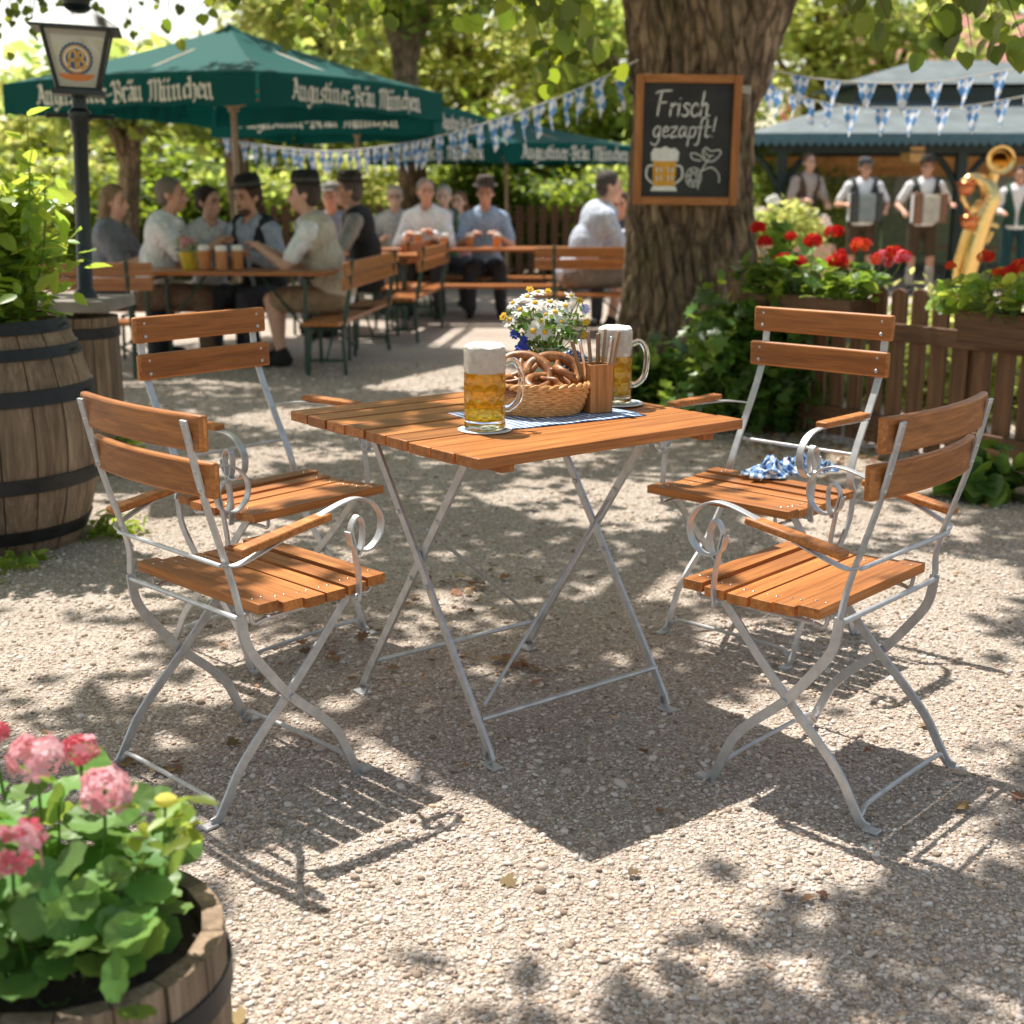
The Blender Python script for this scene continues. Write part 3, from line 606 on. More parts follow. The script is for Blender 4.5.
# crumpled napkin on the chair seat
def crumple():
    m = MB(); nx, ny = 44, 26
    for j in range(ny):
        for i in range(nx):
            u, v = i/(nx-1), j/(ny-1); x = (u-.5)*.28+.012*math.sin(v*14+u*5); y = (v-.5)*.10+.012*math.sin(u*22)
            e = max(0, 1-(2*abs(v-.5))**2.5)*max(0, 1-(2*abs(u-.5))**6)
            z = .004+e*(.030+.012*math.sin(u*21+v*4)+.010*math.sin(v*17-u*9)+.007*math.sin(u*47+v*23)+.004*math.sin(u*83-v*61)); m.uv[len(m.v)] = (u*.34, v*.2); m.v.append((x, y, max(.002, z)))
    m.f = [(j*nx+i, j*nx+i+1, (j+1)*nx+i+1, (j+1)*nx+i) for j in range(ny-1) for i in range(nx-1)]; m.mi = [0]*len(m.f)
    o = m.build('napkin', uvmat('gingham_cloth_big', 'gingham', 38, CW, (.015, .075, .26), (.2, .36, .6)), ang=180); o.location = hit(790, 474, .459)+Vector((0, 0, .0)); o.rotation_euler.z = .42
    s = o.modifiers.new('Solid', 'SOLIDIFY'); s.thickness = .002; s.offset = 1
    tag(o, 'crumpled blue and white checked cloth napkin lying on the chair seat', 'napkin')
crumple()

#@@TREE
# ---------------------------------------------------------------- big shade tree
def barkmat(name='bark', c=((.075, .052, .033), (.27, .19, .12), (.48, .37, .25))):
    n = N(name); v = n.coord(scale=(1, 1, .28))
    f = n.noise(v, 9, 8, .65, .6); vo = n.new('ShaderNodeTexVoronoi', feature='DISTANCE_TO_EDGE'); vo.inputs['Scale'].default_value = 14; n.ln(v, vo.inputs['Vector'])
    col = n.ramp(f, (.3, c[0]), (.52, c[1]), (.75, c[2])); cr = n.ramp(vo.outputs['Distance'], (0, (.3, .28, .26)), (.18, (1, 1, 1)))
    col = n.mix(.8, col, cr, 'MULTIPLY'); pt = n.ramp(n.noise(n.coord(), 3.5, 6, .6, 1.0), (.35, (.55, .52, .5)), (.65, (1.25, 1.2, 1.12))); col = n.mix(.8, col, pt, 'MULTIPLY'); moss = n.ramp(n.noise(n.coord(), 2.2, 5), (.5, (0, 0, 0)), (.72, (.5, .5, .5))); col = n.mix(moss, col, (.07, .075, .02))
    n.base(col); b = n.bump(cr, .7, .03); n.bump(f, .8, .03, b); return n.done(.9)
BARK = barkmat()
LEAF_BIG = leafmat('linden_leaf', (.065, .125, .018), (.30, .42, .025), .45, .35, .02, .4)
TX, TY = 1.20, 9.05
tree = thing('shade_tree', 'massive rough-barked shade tree with forking trunk carrying the chalkboard', 'tree', (TX, TY, 0))
def trunk(mb, path, rads, nang, nl, amp, seed):
    r0 = np.random.default_rng(seed); P = cat(path, nl//(len(path)-1)); L = len(P); V = []
    ph = r0.uniform(0, 2*PI, 12); R = np.interp(np.linspace(0, len(path)-1, L), range(len(path)), rads)
    for i, p in enumerate(P):
        d = (P[min(i+1, L-1)]-P[max(i-1, 0)]).normalized(); u = Vector((1, 0, 0)); u = (u-d*u.dot(d)).normalized(); s = d.cross(u); z = i/L*nl/18
        for k in range(nang):
            a = 2*PI*k/nang
            w_ = abs(math.sin(13*a+2.1*math.sin(z*1.3+ph[0])+ph[1]))*.5+abs(math.sin(22*a+1.7*math.sin(z*2.1+ph[2]+3*a)+z*1.1))*.35+.25*math.sin(5*a+ph[3]+z*.5)+.22*abs(math.sin(z*7+3*math.sin(6*a+ph[4])+9*a))
            fl = 1+.10*math.cos(3*a+ph[5])+.06*math.cos(2*a+ph[6]); r = R[i]*fl+amp*(w_-.6); V.append(p+(u*math.cos(a)+s*math.sin(a))*r)
    mb.add(V, [(i*nang+k, i*nang+(k+1) % nang, (i+1)*nang+(k+1) % nang, (i+1)*nang+k) for i in range(L-1) for k in range(nang)])
m = MB()
trunk(m, [(.06, 0, -.1), (.04, 0, .25), (.02, 0, .7), (.0, 0, 1.3), (.0, 0, 1.9), (-.08, 0, 2.5), (-.22, .1, 3.2), (-.5, .1, 4.2)], [.62, .50, .43, .40, .395, .40, .33, .22], 240, 230, .06, 3)
trunk(m, [(.06, 0, 1.55), (.13, -.02, 2.0), (.30, -.05, 2.45), (.62, -.2, 3.1), (1.1, -.6, 4.0)], [.24, .33, .29, .22, .14], 120, 120, .035, 5)
for bp, r in (([(-.2, .05, 3.2), (-.9, -1.2, 3.7), (-1.8, -2.8, 4.0), (-2.6, -4.6, 4.2)], [.2, .14, .09, .03]), ([(.5, -.1, 2.7), (.3, -1.6, 3.5), (-.3, -3.4, 4.1), (-1.0, -5.6, 4.3)], [.16, .12, .08, .03]), ([(-.3, .1, 3.4), (-1.8, .6, 3.9), (-3.6, .9, 4.2), (-5.2, .9, 4.3)], [.17, .12, .08, .03]), ([(.7, -.2, 3.0), (1.4, -1.6, 3.5), (1.7, -3.4, 3.8)], [.14, .1, .04])):
    m.tube(cat([Vector(q) for q in bp], 6), list(np.interp(np.linspace(0, 1, 6*(len(bp)-1)+1), np.linspace(0, 1, len(bp)), r)), 10)
m.build('trunk', BARK, tree, ang=180)
# unseen crown: leaf sprays left out over LIT spots to shape the sun patches
LIT = [(430, 378, 110, 13), (330, 418, 100, 12), (300, 455, 70, 8), (600, 500, 120, 22), (640, 590, 70, 16), (455, 600, 40, 14), (60, 655, 90, 30), (175, 690, 60, 16), (930, 590, 110, 34), (970, 700, 90, 40), (860, 650, 60, 18), (730, 640, 50, 18), (880, 845, 150, 34), (740, 890, 90, 30), (385, 868, 110, 42), (300, 960, 80, 50), (620, 905, 90, 40), (600, 800, 40, 22), (560, 690, 60, 14), (700, 420, 60, 10), (610, 985, 80, 34), (480, 905, 40, 20), (480, 345, 50, 8), (930, 480, 60, 12), (230, 470, 60, 10), (140, 600, 60, 20)]
LIT3 = [(.75, 2.95, .46, .22), (.28, 3.1, .741, .26), (-.1, 2.9, .741, .16), (-.95, 3.75, .85, .2), (-.7, 3.6, .46, .16), (-.45, 2.95, .46, .12), (.95, 4.1, .9, .2), (.85, 3.6, .47, .22), (.085, 3.43, .95, .14), (-.06, 2.97, .85, .1), (.25, 3.2, .88, .1), (-1.9, 4.9, 1.3, .5), (2.0, 6.6, .95, .5), (1.6, 7.2, .9, .3), (-.6, 1.6, .5, .22), (2.6, 5.6, .9, .5), (-.68, 2.55, .8, .12), (-.6, 1.75, .45, .3), (-2.9, 10.3, 1.2, .3), (-2.4, 10.2, 1.25, .35), (-1.35, 9.9, 1.25, .35), (-1.2, 11.9, 1.3, .4), (-1.0, 14.2, 1.2, .6), (.7, 12.1, 1.2, .5), (1.6, 7.3, .5, .25), (.9, 8.2, .3, .2), (-1.65, 4.5, .6, .25), (-1.7, 4.5, .2, .2)]
def shadow_pt(p): return Vector(p)-SUN*(p[2]/SUN.z)
L3 = [(shadow_pt((x, y, z)), r) for x, y, z, r in LIT3]
def lit(x, y, pad=0):
    for c, r in L3:
        if (x-c.x)**2+(y-c.y)**2 < (r+pad)**2: return True
    d = y*math.cos(PITCH)+H*math.sin(PITCH)
    if y < .8: return False
    a = math.atan(H/y)-PITCH; px = 512+F*x/d; py = 512+F*math.tan(a)
    for cx, cy, rx, ry in LIT:
        if ((px-cx)/rx)**2+((py-cy)/ry)**2 < 1: return True
    return False
def canopy():
    P = []; tries = 0
    while len(P) < 38000 and tries < 400000:
        tries += 1
        z = rng.uniform(3.3, 4.7); gx, gy = rng.uniform(-5.5, 3.4), rng.uniform(.2, 11.5)
        # spray
        if lit(gx, gy, .07) or (gx > 1.5 and gy > 6.2) or (gy > 8.6 and rng.random() < .7): continue
        nz = math.sin(gx*2.3+1.7*math.sin(gy*1.1))+math.sin(gy*2.9+1.3*math.sin(gx*1.9+2))
        if nz > .75: continue
        k = int(rng.integers(10, 22)); s_ = rng.uniform(.07, .17)
        for _ in range(k):
            a, b = gx+rng.normal(0, s_), gy+rng.normal(0, s_)
            if lit(a, b): continue
            zz = z+rng.normal(0, .08); q = SUN*(zz/SUN.z); P.append((a+q.x-TX, b+q.y-TY, zz))
    n = len(P); return cloud('crown', *LEAF4, np.array(P), rots(n, .6), rng.uniform(.09, .15, n), LEAF_BIG, tree)
canopy()
# low hanging twigs with large heart-shaped leaves
def hanging(px, py, d, n, spread, drop, size=.11, seed=0):
    base = atp(px, py, d)-Vector((TX, TY, 0)); m = MB(); P = []; Z = []
    top = base+Vector((rng.normal(0, .3), .3, .55))
    for b in range(max(2, n//9)):
        e = base+Vector((rng.normal(0, spread), rng.normal(0, spread*.7), -rng.uniform(0, drop))); path = cat([top, top.lerp(e, .5)+Vector((rng.normal(0, .05), 0, .06)), e], 6)
        m.tube(path, list(np.linspace(.006, .0015, len(path))), 5)
        for k in range(9):
            q = path[int(rng.integers(4, len(path)))]; P.append(q+Vector((rng.normal(0, .05), rng.normal(0, .05), rng.normal(-.03, .03))))
    tw = m.build('branch', BARK, tree); n = len(P)
    R = rots(n, .5); T = np.array([Euler((rng.uniform(-1.6, -.5), rng.normal(0, .4), rng.uniform(-1, 1)+PI*0)).to_matrix() for _ in range(n)])
    cloud('leaves', *HEART, np.array(P), T, rng.uniform(size*.75, size*1.2, n), LEAF_HANG, tw)
LEAF_HANG = leafmat('hanging_leaf', (.06, .105, .016), (.30, .38, .025), .42, .55, .02, .35)
for a in ((540, 0, 5.6, 40, .17, .14, .085), (585, 25, 5.8, 30, .09, .14, .085), (535, 45, 6.0, 26, .10, .10, .08), (600, -5, 5.4, 24, .12, .06, .085), (450, -5, 6.2, 40, .4, .12, .075), (330, -2, 6.6, 46, .35, .12, .07), (262, 6, 7.4, 46, .25, .18, .06), (400, 6, 7.5, 50, .4, .16, .065),
          (820, -8, 5.8, 26, .2, .08, .08), (885, -2, 5.4, 36, .18, .12, .085), (950, 5, 5.2, 36, .18, .14, .085), (1010, 12, 5.2, 34, .14, .18, .085), (915, 22, 5.5, 18, .10, .12, .08), (15, 15, 7.4, 46, .2, .18, .05), (60, 0, 7.6, 40, .22, .12, .05), (118, 12, 7.8, 18, .14, .12, .045), (150, -8, 7.6, 14, .12, .05, .045)):
    hanging(*a)

#@@STROKES
# ---------------------------------------------------------------- lettering drawn as pen strokes
def stem(x, top=1.0): return [(x-.13, top-.13), (x, top), (x, .10), (x+.13, 0)]
_g = {
 'i': ([stem(0), [(-.04, 1.28), (.06, 1.4)]], .44), 'n': ([stem(0), stem(.44), [(0, .8), (.3, 1), (.44, .9)]], .88), 'u': ([stem(0), stem(.44), [(.02, .1), (.2, 0), (.44, .18)]], .88),
 'ü': ([stem(0), stem(.44), [(.02, .1), (.2, 0), (.44, .18)], [(-.02, 1.28), (.08, 1.4)], [(.38, 1.28), (.48, 1.4)]], .88), 'r': ([stem(0), [(0, .82), (.2, 1.0), (.34, .86)]], .52),
 'e': ([[(.2, 1), (0, .82), (0, .15), (.16, 0), (.38, .14)], [(.2, 1), (.38, .84), (.36, .62), (.02, .46)]], .58), 's': ([[(.40, .86), (.2, 1), (.02, .82), (.06, .6), (.36, .42), (.38, .18), (.18, 0), (-.02, .14)]], .58),
 't': ([[(.05, 1.3), (.05, .15), (.2, 0), (.38, .12)], [(-.12, .98), (.32, .98)]], .5), 'g': ([[(.42, .96), (.16, 1), (0, .8), (0, .25), (.15, .05), (.42, .22)], [(.42, 1), (.42, -.2), (.2, -.42), (-.04, -.3)]], .64),
 'ä': ([[(.02, .85), (.2, 1), (.4, .86), (.4, .1), (.52, 0)], [(.4, .55), (.1, .5), (0, .3), (.05, .08), (.2, 0), (.4, .18)], [(.04, 1.28), (.14, 1.4)], [(.34, 1.28), (.44, 1.4)]], .68), 'c': ([[(.38, .85), (.2, 1), (0, .82), (0, .18), (.16, 0), (.38, .14)]], .54),
 'h': ([[(-.1, 1.4), (0, 1.5), (0, .05)], [(0, .8), (.25, 1), (.44, .85), (.44, .1), (.26, -.22)]], .68), '-': ([[(-.02, .5), (.34, .6)]], .52), ' ': ([], .5),
 'A': ([[(-.06, .1), (.08, 0), (.16, .12), (.42, 1.40)], [(.2, 1.34), (.34, 1.46), (.5, 1.34), (.74, .12), (.9, 0)], [(.2, .52), (.68, .52)]], 1.06),
 'B': ([[(.1, 1.42), (.22, 1.25), (.22, .05)], [(0, .1), (.3, 0), (.62, .1), (.76, .3), (.68, .62), (.3, .76)], [(.22, 1.3), (.5, 1.48), (.72, 1.25), (.62, .9), (.3, .76)], [(-.1, 1.2), (0, 1.42), (.22, 1.3)]], .98),
 'M': ([[(-.06, 1.2), (.05, 1.42), (.17, 1.25), (.17, .1), (0, 0)], [(.17, 1.2), (.42, 1.47), (.6, 1.2), (.6, .05)], [(.6, 1.2), (.84, 1.47), (1.04, 1.2), (1.04, .1), (1.18, 0)]], 1.34)}
def blackletter(mb, text, h, place, x0=0, off=.0):
    """broad-nib strokes; place(u,v)->3D"""
    x = x0; nib = Vector((.105, .08))
    for ch in text:
        st_, wd = _g[ch]
        for s in st_:
            for a, b in zip(s[:-1], s[1:]):
                a, b = Vector(a), Vector(b); Q = [a-nib, a+nib, b+nib, b-nib]
                mb.add([place(x+q.x*h, q.y*h) for q in Q], [(0, 1, 2, 3)])
            for e in (s[0], s[-1]):
                e = Vector(e); q = .05; mb.add([place(x+(e.x+i)*h, (e.y+j)*h) for i, j in ((-.13, -.06), (.03, -.11), (.13, .06), (-.03, .11))], [(0, 1, 2, 3)])
        x += wd*h*1.03
    return x
def width(text, h): return sum(_g[c][1]*h*1.03 for c in text)
def ribbon(mb, pts, w_, place, n=5, m=0):
    P = cat([(p[0], p[1], 0) for p in pts], n) if n > 1 else [Vector((p[0], p[1], 0)) for p in pts]
    V = []; L = len(P)
    for i in range(L):
        d = (P[min(i+1, L-1)]-P[max(i-1, 0)]).normalized(); nn = Vector((-d.y, d.x, 0))*w_/2; V += [place(*(P[i]+nn)[:2]), place(*(P[i]-nn)[:2])]
    mb.add(V, [(2*i, 2*i+1, 2*i+3, 2*i+2) for i in range(L-1)], m)
    for e in (P[0], P[-1]): mb.add([place(e.x+w_/2*math.cos(a), e.y+w_/2*math.sin(a)) for a in [2*PI*k/8 for k in range(8)]], [tuple(range(8))], m)

# ---------------------------------------------------------------- chalkboard on the trunk
cbd = 8.50; c0 = atp(687, 140.5, cbd); sgn = thing('chalkboard', 'wood framed chalkboard lettered in white chalk hanging on the tree trunk', 'sign', c0, .0)
sgn.rotation_euler = (0, rad(.6), 0)
WB, HB = 106/F*8.12, 127/F*8.12
def cbmat():
    n = N('slate_board'); v = n.coord(); n.base(n.ramp(n.noise(v, 5, 6), (.3, (.014, .014, .014)), (.75, (.04, .04, .038)))); return n.done(.7)
m = MB(); m.box((0, .012, 0), (WB-.05, .012, HB-.05)); m.build('board', cbmat(), sgn)
fw = .05
for sx in (-1, 1): m = MB(); m.box((sx*(WB/2-fw/2), 0, 0), (fw, .034, HB)); m.build('frame_stile', W_FRAME, sgn, bev=.004)
W_FRAMEX = wood('frame_pine_x', (.60, .25, .07), (.40, .14, .035), 0, .45, .2)
for sz_ in (-1, 1): m = MB(); m.box((0, 0, sz_*(HB/2-fw/2)), (WB-2*fw-.001, .032, fw)); m.build('frame_rail', W_FRAMEX, sgn, bev=.004)
CHALK = plain('chalk', (.78, .77, .72), .95, 0, .25, 90, .1); CH_OR = plain('orange_chalk', (.72, .36, .04), .95, 0, .25, 60, .1)
hand = {
 'F': ([[(.05, .0), (.12, .5), (.22, 1)], [(-.02, .92), (.15, 1.0), (.62, 1.03)], [(.1, .52), (.42, .56)]], .58), 'r': ([[(0, .0), (.06, .5)], [(.04, .3), (.18, .5), (.3, .46)]], .34), 'i': ([[(0, 0), (.06, .5)], [(.09, .7), (.10, .72)]], .2),
 's': ([[(.3, .45), (.16, .52), (.06, .4), (.2, .25), (.22, .08), (.08, 0), (-.04, .06)]], .34), 'c': ([[(.32, .42), (.2, .52), (.04, .32), (.04, .08), (.18, 0), (.32, .1)]], .4), 'h': ([[(0, 0), (.16, 1)], [(.03, .3), (.2, .52), (.3, .42), (.27, .05), (.4, .04)]], .46),
 'g': ([[(.36, .46), (.2, .52), (.03, .3), (.06, .05), (.2, .03), (.34, .3)], [(.38, .5), (.28, -.2), (.08, -.42), (-.1, -.3)]], .48), 'e': ([[(.03, .25), (.3, .33), (.26, .5), (.12, .48), (.02, .2), (.12, 0), (.34, .1)]], .42), 'z': ([[(.02, .47), (.34, .5), (0, .02), (.36, .04)]], .44),
 'a': ([[(.34, .46), (.2, .52), (.03, .3), (.05, .04), (.18, .03), (.33, .34)], [(.38, .5), (.33, .1), (.44, .03)]], .52), 'p': ([[(.08, .5), (-.06, -.45)], [(.06, .36), (.22, .52), (.36, .4), (.28, .08), (.12, 0), (.0, .1)]], .46),
 'f': ([[(.44, .92), (.32, 1.0), (.2, .8), (.08, -.1), (-.02, -.38), (-.14, -.36)], [(-.02, .5), (.36, .52)]], .38), 't': ([[(.14, .9), (.04, .15), (.12, .02), (.26, .1)], [(-.06, .52), (.3, .54)]], .34), '!': ([[(.22, 1.0), (.1, .32)], [(.045, .03), (.05, .05)]], .24)}
m = MB(); yb_ = -.0175*0+.0045
def pl(u, v): return Vector((u, .0055, v))
def write(text, x, y, h):
    for ch in text:
        st_, wd = hand[ch]
        for s in st_: ribbon(m, [(x+p[0]*h+.12*p[1]*h*0, y+p[1]*h) for p in s], h*.07, pl, 5)
        x += wd*h
write('Frisch', -.195, .145, .145); write('gezapft!', -.21, .02, .118)
m.build('chalk_lettering', CHALK, sgn, smooth=False)
m = MB()
m.add([pl(x, z) for x, z in ((-.20, -.28), (-.065, -.28), (-.06, -.12), (-.205, -.12))], [(0, 1, 2, 3)], 1)
m2 = [(-.215, -.125), (-.05, -.125), (-.045, -.07), (-.07, -.045), (-.10, -.05), (-.13, -.035), (-.165, -.05), (-.20, -.045), (-.22, -.08)]
pl2 = lambda u, v: Vector((u, .0040, v))
m.add([pl2(*q) for q in m2], [tuple(range(len(m2)))], 0); m.add([pl2(x, z) for x, z in ((-.215, -.305), (-.05, -.305), (-.06, -.275), (-.205, -.275))], [(0, 1, 2, 3)], 0)
for sg in (-1, 1): ribbon(m, [(-.1325+sg*.07, -.15), (-.1325+sg*.105, -.16), (-.1325+sg*.11, -.22), (-.1325+sg*.07, -.26)], .011, pl2, 6)
for x in (-.18, -.155, -.11, -.085):
    for z in (-.165, -.215): ribbon(m, [(x, z), (x+.004, z-.025)], .011, pl2, 3)
m.build('chalk_mug_drawing', [CHALK, CH_OR], sgn, smooth=False)
m = MB()
for k in range(3): ribbon(m, [(.05+(.05-.016*k)*math.cos(t), -.22+(.058-.018*k)*math.sin(t)) for t in [2*PI*i/10 for i in range(11)]], .005, pl2, 3)
for k in range(7): a = 2*PI*k/7; ribbon(m, [(.05+.02*math.cos(a), -.22+.024*math.sin(a)), (.05+.048*math.cos(a+.25), -.22+.056*math.sin(a+.25))], .005, pl2, 2)
ribbon(m, [(.08, -.29), (.09, -.2), (.12, -.14), (.15, -.09)], .006, pl2); ribbon(m, [(.10, -.18), (.16, -.16), (.205, -.2), (.21, -.25)], .006, pl2)
ribbon(m, [(.09, -.12), (.04, -.11), (.03, -.075), (.08, -.085), (.12, -.12), (.17, -.12), (.21, -.08), (.205, -.055), (.15, -.06), (.12, -.04), (.10, -.07), (.12, -.11)], .006, pl2)
ribbon(m, [(.11, -.05), (.13, -.085), (.17, -.09)], .005, pl2)
m.build('chalk_hop_drawing', CHALK, sgn, smooth=False)
m = MB(); hp_ = atp(748, 88, cbd)-c0
m.bar([(WB/2-.01, .03, hp_.z-.0), (WB/2+.06, .05, hp_.z-.005), (WB/2+.075, .12, hp_.z-.008)], .05, .004, (0, .2, 1)); m.build('strap', plain('canvas_strap', (.42, .38, .32), .9, 0, .2), sgn)

#@@LEFT
# ---------------------------------------------------------------- barrel planter, pedestal, lamp post
def barrel(par, h, rt, rm, hoops, n=20, open_top=True):
    Rz = lambda z: rt+(rm-rt)*(1-((z-h*.5)/(h*.5))**2)
    for_ = MB(); k = 12
    for s in range(n):
        a0, a1 = 2*PI*s/n+.006, 2*PI*(s+1)/n-.006; V = []; dr = rng.normal(0, .002)
        for i in range(k+1):
            z = h*i/k
            for a in (a0, (a0+a1)/2, a1):
                R = Rz(z)+dr; V.append((R*math.cos(a), R*math.sin(a), z))
            V.append(((Rz(z)-.028)*math.cos(a1), (Rz(z)-.028)*math.sin(a1), z)); V.append(((Rz(z)-.028)*math.cos(a0), (Rz(z)-.028)*math.sin(a0), z))
        Fc = [(i*5+j, i*5+(j+1) % 5, i*5+5+(j+1) % 5, i*5+5+j) for i in range(k) for j in range(5)]+[(4, 3, 2, 1, 0), tuple(k*5+j for j in range(5))]
        for_.add(V, Fc)
    for_.build('staves', W_BARREL, par, ang=25)
    for z, w_ in hoops:
        m = MB(); m.lathe([(Rz(z)+.001, z), (Rz(z)+.0055, z+.001), (Rz(z+w_)+.0055, z+w_-.001), (Rz(z+w_)+.001, z+w_)], 48)
        for q in (0, .05): m.ell(((Rz(z)+.006)*math.cos(-1.2+q), (Rz(z)+.006)*math.sin(-1.2+q), z+w_/2), .006, 8)
        m.build('hoop', IRON, par)
    zt = h-(.045 if h > .5 else .022); m = MB(); m.lathe([(.001, zt+.01), (Rz(h)*.5, zt+.012), (Rz(h)-.03, zt-.01)], 24); m.build('soil', SOIL, par)
bx = at(-3, 4.8); br = thing('wooden_barrel', 'tall weathered oak barrel with black iron hoops planted with a leafy bush', 'barrel', bx, 1.1)
barrel(br, .82, .305, .40, ((.0+.05, .05), (.24, .055), (.545, .055), (.70, .04), (.785, .045)))
m = MB(); m.ell((.34*math.cos(-1.1-1.1+.0), .34*math.sin(-2.2), .36), (.016, .016, .016), 10); 
LEAF_BUSH = leafmat('bush_leaf', (.19, .29, .05), (.66, .78, .10), .45, .4, .025, .35)
def bush_in_barrel():
    t = thing('leafy_bush', 'bright green leafy bush growing out of the tall barrel', 'plant', bx+Vector((0, 0, .79))); P = []; m = MB(); C = []
    for b in range(46):
        a = rng.uniform(0, 2*PI); r = rng.uniform(.05, .36); hgt = rng.uniform(.12, .62)*(1-.4*r) 
        e = Vector((r*math.cos(a), r*math.sin(a), hgt))
        if e.x < -.25: continue
        path = cat([(rng.normal(0, .06), rng.normal(0, .06), -.05), (e.x*.35, e.y*.35, e.z*.55), e], 6); m.tube(path, list(np.linspace(.006, .002, len(path))), 5)
        for k in range(34): q = path[int(rng.integers(3, len(path)))]; C.append(q+Vector((rng.normal(0, .05), rng.normal(0, .05), rng.normal(0, .04))))
    for px, top in ((27, 110), (45, 180)):
        e = atp(px, top, 4.75)-Vector(t.location); path = cat([(e.x*.6, e.y*.6, 0), (e.x*.9, e.y*.9, e.z*.5), e], 8); m.tube(path, list(np.linspace(.006, .0015, len(path))), 5)
        for k in range(20): q = path[int(rng.integers(5, len(path)))]; C.append(q+Vector((rng.normal(0, .025), rng.normal(0, .03), rng.normal(0, .02))))
    e = atp(92, 262, 4.7)-Vector(t.location); path = cat([(0.1, 0, 0), (e.x*.6, e.y*.6, e.z+.06), e], 8); m.tube(path, .002, 5)
    for k in range(16): q = path[int(rng.integers(6, len(path)))]; C.append(q+Vector((rng.normal(0, .025), rng.normal(0, .03), rng.normal(0, .03))))
    m.build('stems', STEM, t); n = len(C); cloud('foliage', *OVAL, np.array(C), rots(n, .8), rng.uniform(.06, .125, n), LEAF_BUSH, t)
bush_in_barrel()
def weed(px, py, n, r, h, label, mat=None):
    c = hit(px, py); t = thing('weed', label, 'weed', c); P = rng.normal(0, r, (n, 3)); P[:, 2] = np.abs(rng.normal(0, h*.5, n)); 
    cloud('blades', *OVAL, P, rots(n, 1.0), rng.uniform(.03, .08, n), mat or LEAF_BUSH, t)
weed(118, 470, 160, .05, .18, 'tuft of weeds growing at the foot of the lamp pedestal'); weed(112, 535, 90, .05, .05, 'low weeds on the gravel at the right foot of the tall barrel'); weed(10, 566, 60, .06, .03, 'few grass blades in front of the tall barrel')
pc = at(88, 6.1); pd = thing('wooden_pedestal', 'short barrel-like wooden pedestal with stone slab carrying the lamp post', 'pedestal', pc)
m = MB(); R0 = .185
for s in range(14):
    a0, a1 = 2*PI*s/14+.012, 2*PI*(s+1)/14-.012; m.poly([(R0*math.cos(a), R0*math.sin(a), 0) for a in (a0, (a0+a1)/2, a1)]+[(.12*math.cos(a), .12*math.sin(a), 0) for a in (a1, a0)], (0, 0, .715))
m.build('staves', W_BARREL, pd, ang=25)
m = MB(); m.lathe([(R0+.001, .62), (R0+.006, .622), (R0+.006, .668), (R0+.001, .67)], 40); m.build('hoop', IRON, pd)
m = MB(); m.box((0, 0, .772), (.43, .43, .052)); m.build('slab', STONE, pd, bev=.008)
# lamp
lp = thing('lamp_post', 'black lamp post on the pedestal with a glass lantern bearing a round crest', 'street lamp', pc+Vector((.05, 0, .80)))
zp = lambda py: atp(85, py, 6.1).z-.80
m = MB(); m.lathe([(.001, 0), (.05, 0), (.05, .02), (.034, .04), (.032, zp(135)), (.04, zp(132)), (.04, zp(122)), (.05, zp(119)), (.05, zp(112)), (.033, zp(108)), (.03, zp(98)), (.055, zp(92)), (.001, zp(91))], 20); m.build('pole', BLACKP, lp); lp.rotation_euler = (0, rad(2.4), 0)
m = MB(); z = zp(116); m.tube([(-.14, 0, z), (.14, 0, z)], .009, 8); m.ell((-.14, 0, z), .015, 8); m.ell((.14, 0, z), .015, 8); m.build('crossbar', BLACKP, lp)
ln_ = thing('lantern', None, None, (0, 0, 0), rad(14)); ln_.parent = lp; del_ = [k for k in ln_.keys()]
zb, zt = zp(90), zp(30); rb, rt_ = .082, .138
def sq(r, z): return [Vector((sx*r, sy*r, z)) for sx, sy in ((-1, -1), (1, -1), (1, 1), (-1, 1))]
lo, hi = sq(rb, zb), sq(rt_, zt)
m = MB(); m.box((0, 0, zb-.012), (2*rb+.05, 2*rb+.05, .024))
for k in range(4): m.tube([lo[k], hi[k]], .010, 6); m.tube([lo[k], lo[(k+1) % 4]], .009, 6); m.tube([hi[k], hi[(k+1) % 4]], .010, 6)
m.build('frame', BLACKP, ln_)
m = MB(); e = sq(rt_+.045, zt+.005); f2 = sq(rt_*.5, zt+.085); e0 = sq(rt_+.045, zt-.006)
m.add(e0+e+f2, [(0, 1, 2, 3), (0, 4, 5, 1), (1, 5, 6, 2), (2, 6, 7, 3), (3, 7, 4, 0), (4, 8, 9, 5), (5, 9, 10, 6), (6, 10, 11, 7), (7, 11, 8, 4), (8, 11, 10, 9)])
m.lathe([(.001, zt+.085), (.08, zt+.086), (.055, zt+.105), (.06, zt+.125), (.075, zt+.13), (.05, zt+.17), (.02, zt+.2), (.001, zt+.21)], 20); m.build('cap', BLACKP, ln_, ang=20)
def panemat():
    n = N('frosted_pane'); n.p.inputs['Base Color'].default_value = (.72, .68, .6, 1); n.p.inputs['Roughness'].default_value = .15
    tl_ = n.new('ShaderNodeBsdfTranslucent'); tl_.inputs[0].default_value = (.8, .76, .68, 1); tr = n.new('ShaderNodeBsdfTransparent'); a = n.new('ShaderNodeMixShader'); a.inputs[0].default_value = .5; b = n.new('ShaderNodeMixShader'); b.inputs[0].default_value = .22
    n.ln(n.p.outputs[0], a.inputs[1]); n.ln(tl_.outputs[0], a.inputs[2]); n.ln(a.outputs[0], b.inputs[1]); n.ln(tr.outputs[0], b.inputs[2]); n.ln(b.outputs[0], n.o.inputs['Surface']); return n.m
PANE = panemat()
for k in range(4):
    m = MB(); m.add([lo[k], lo[(k+1) % 4], hi[(k+1) % 4], hi[k]], [(0, 1, 2, 3)]); m.build('pane', PANE, ln_)
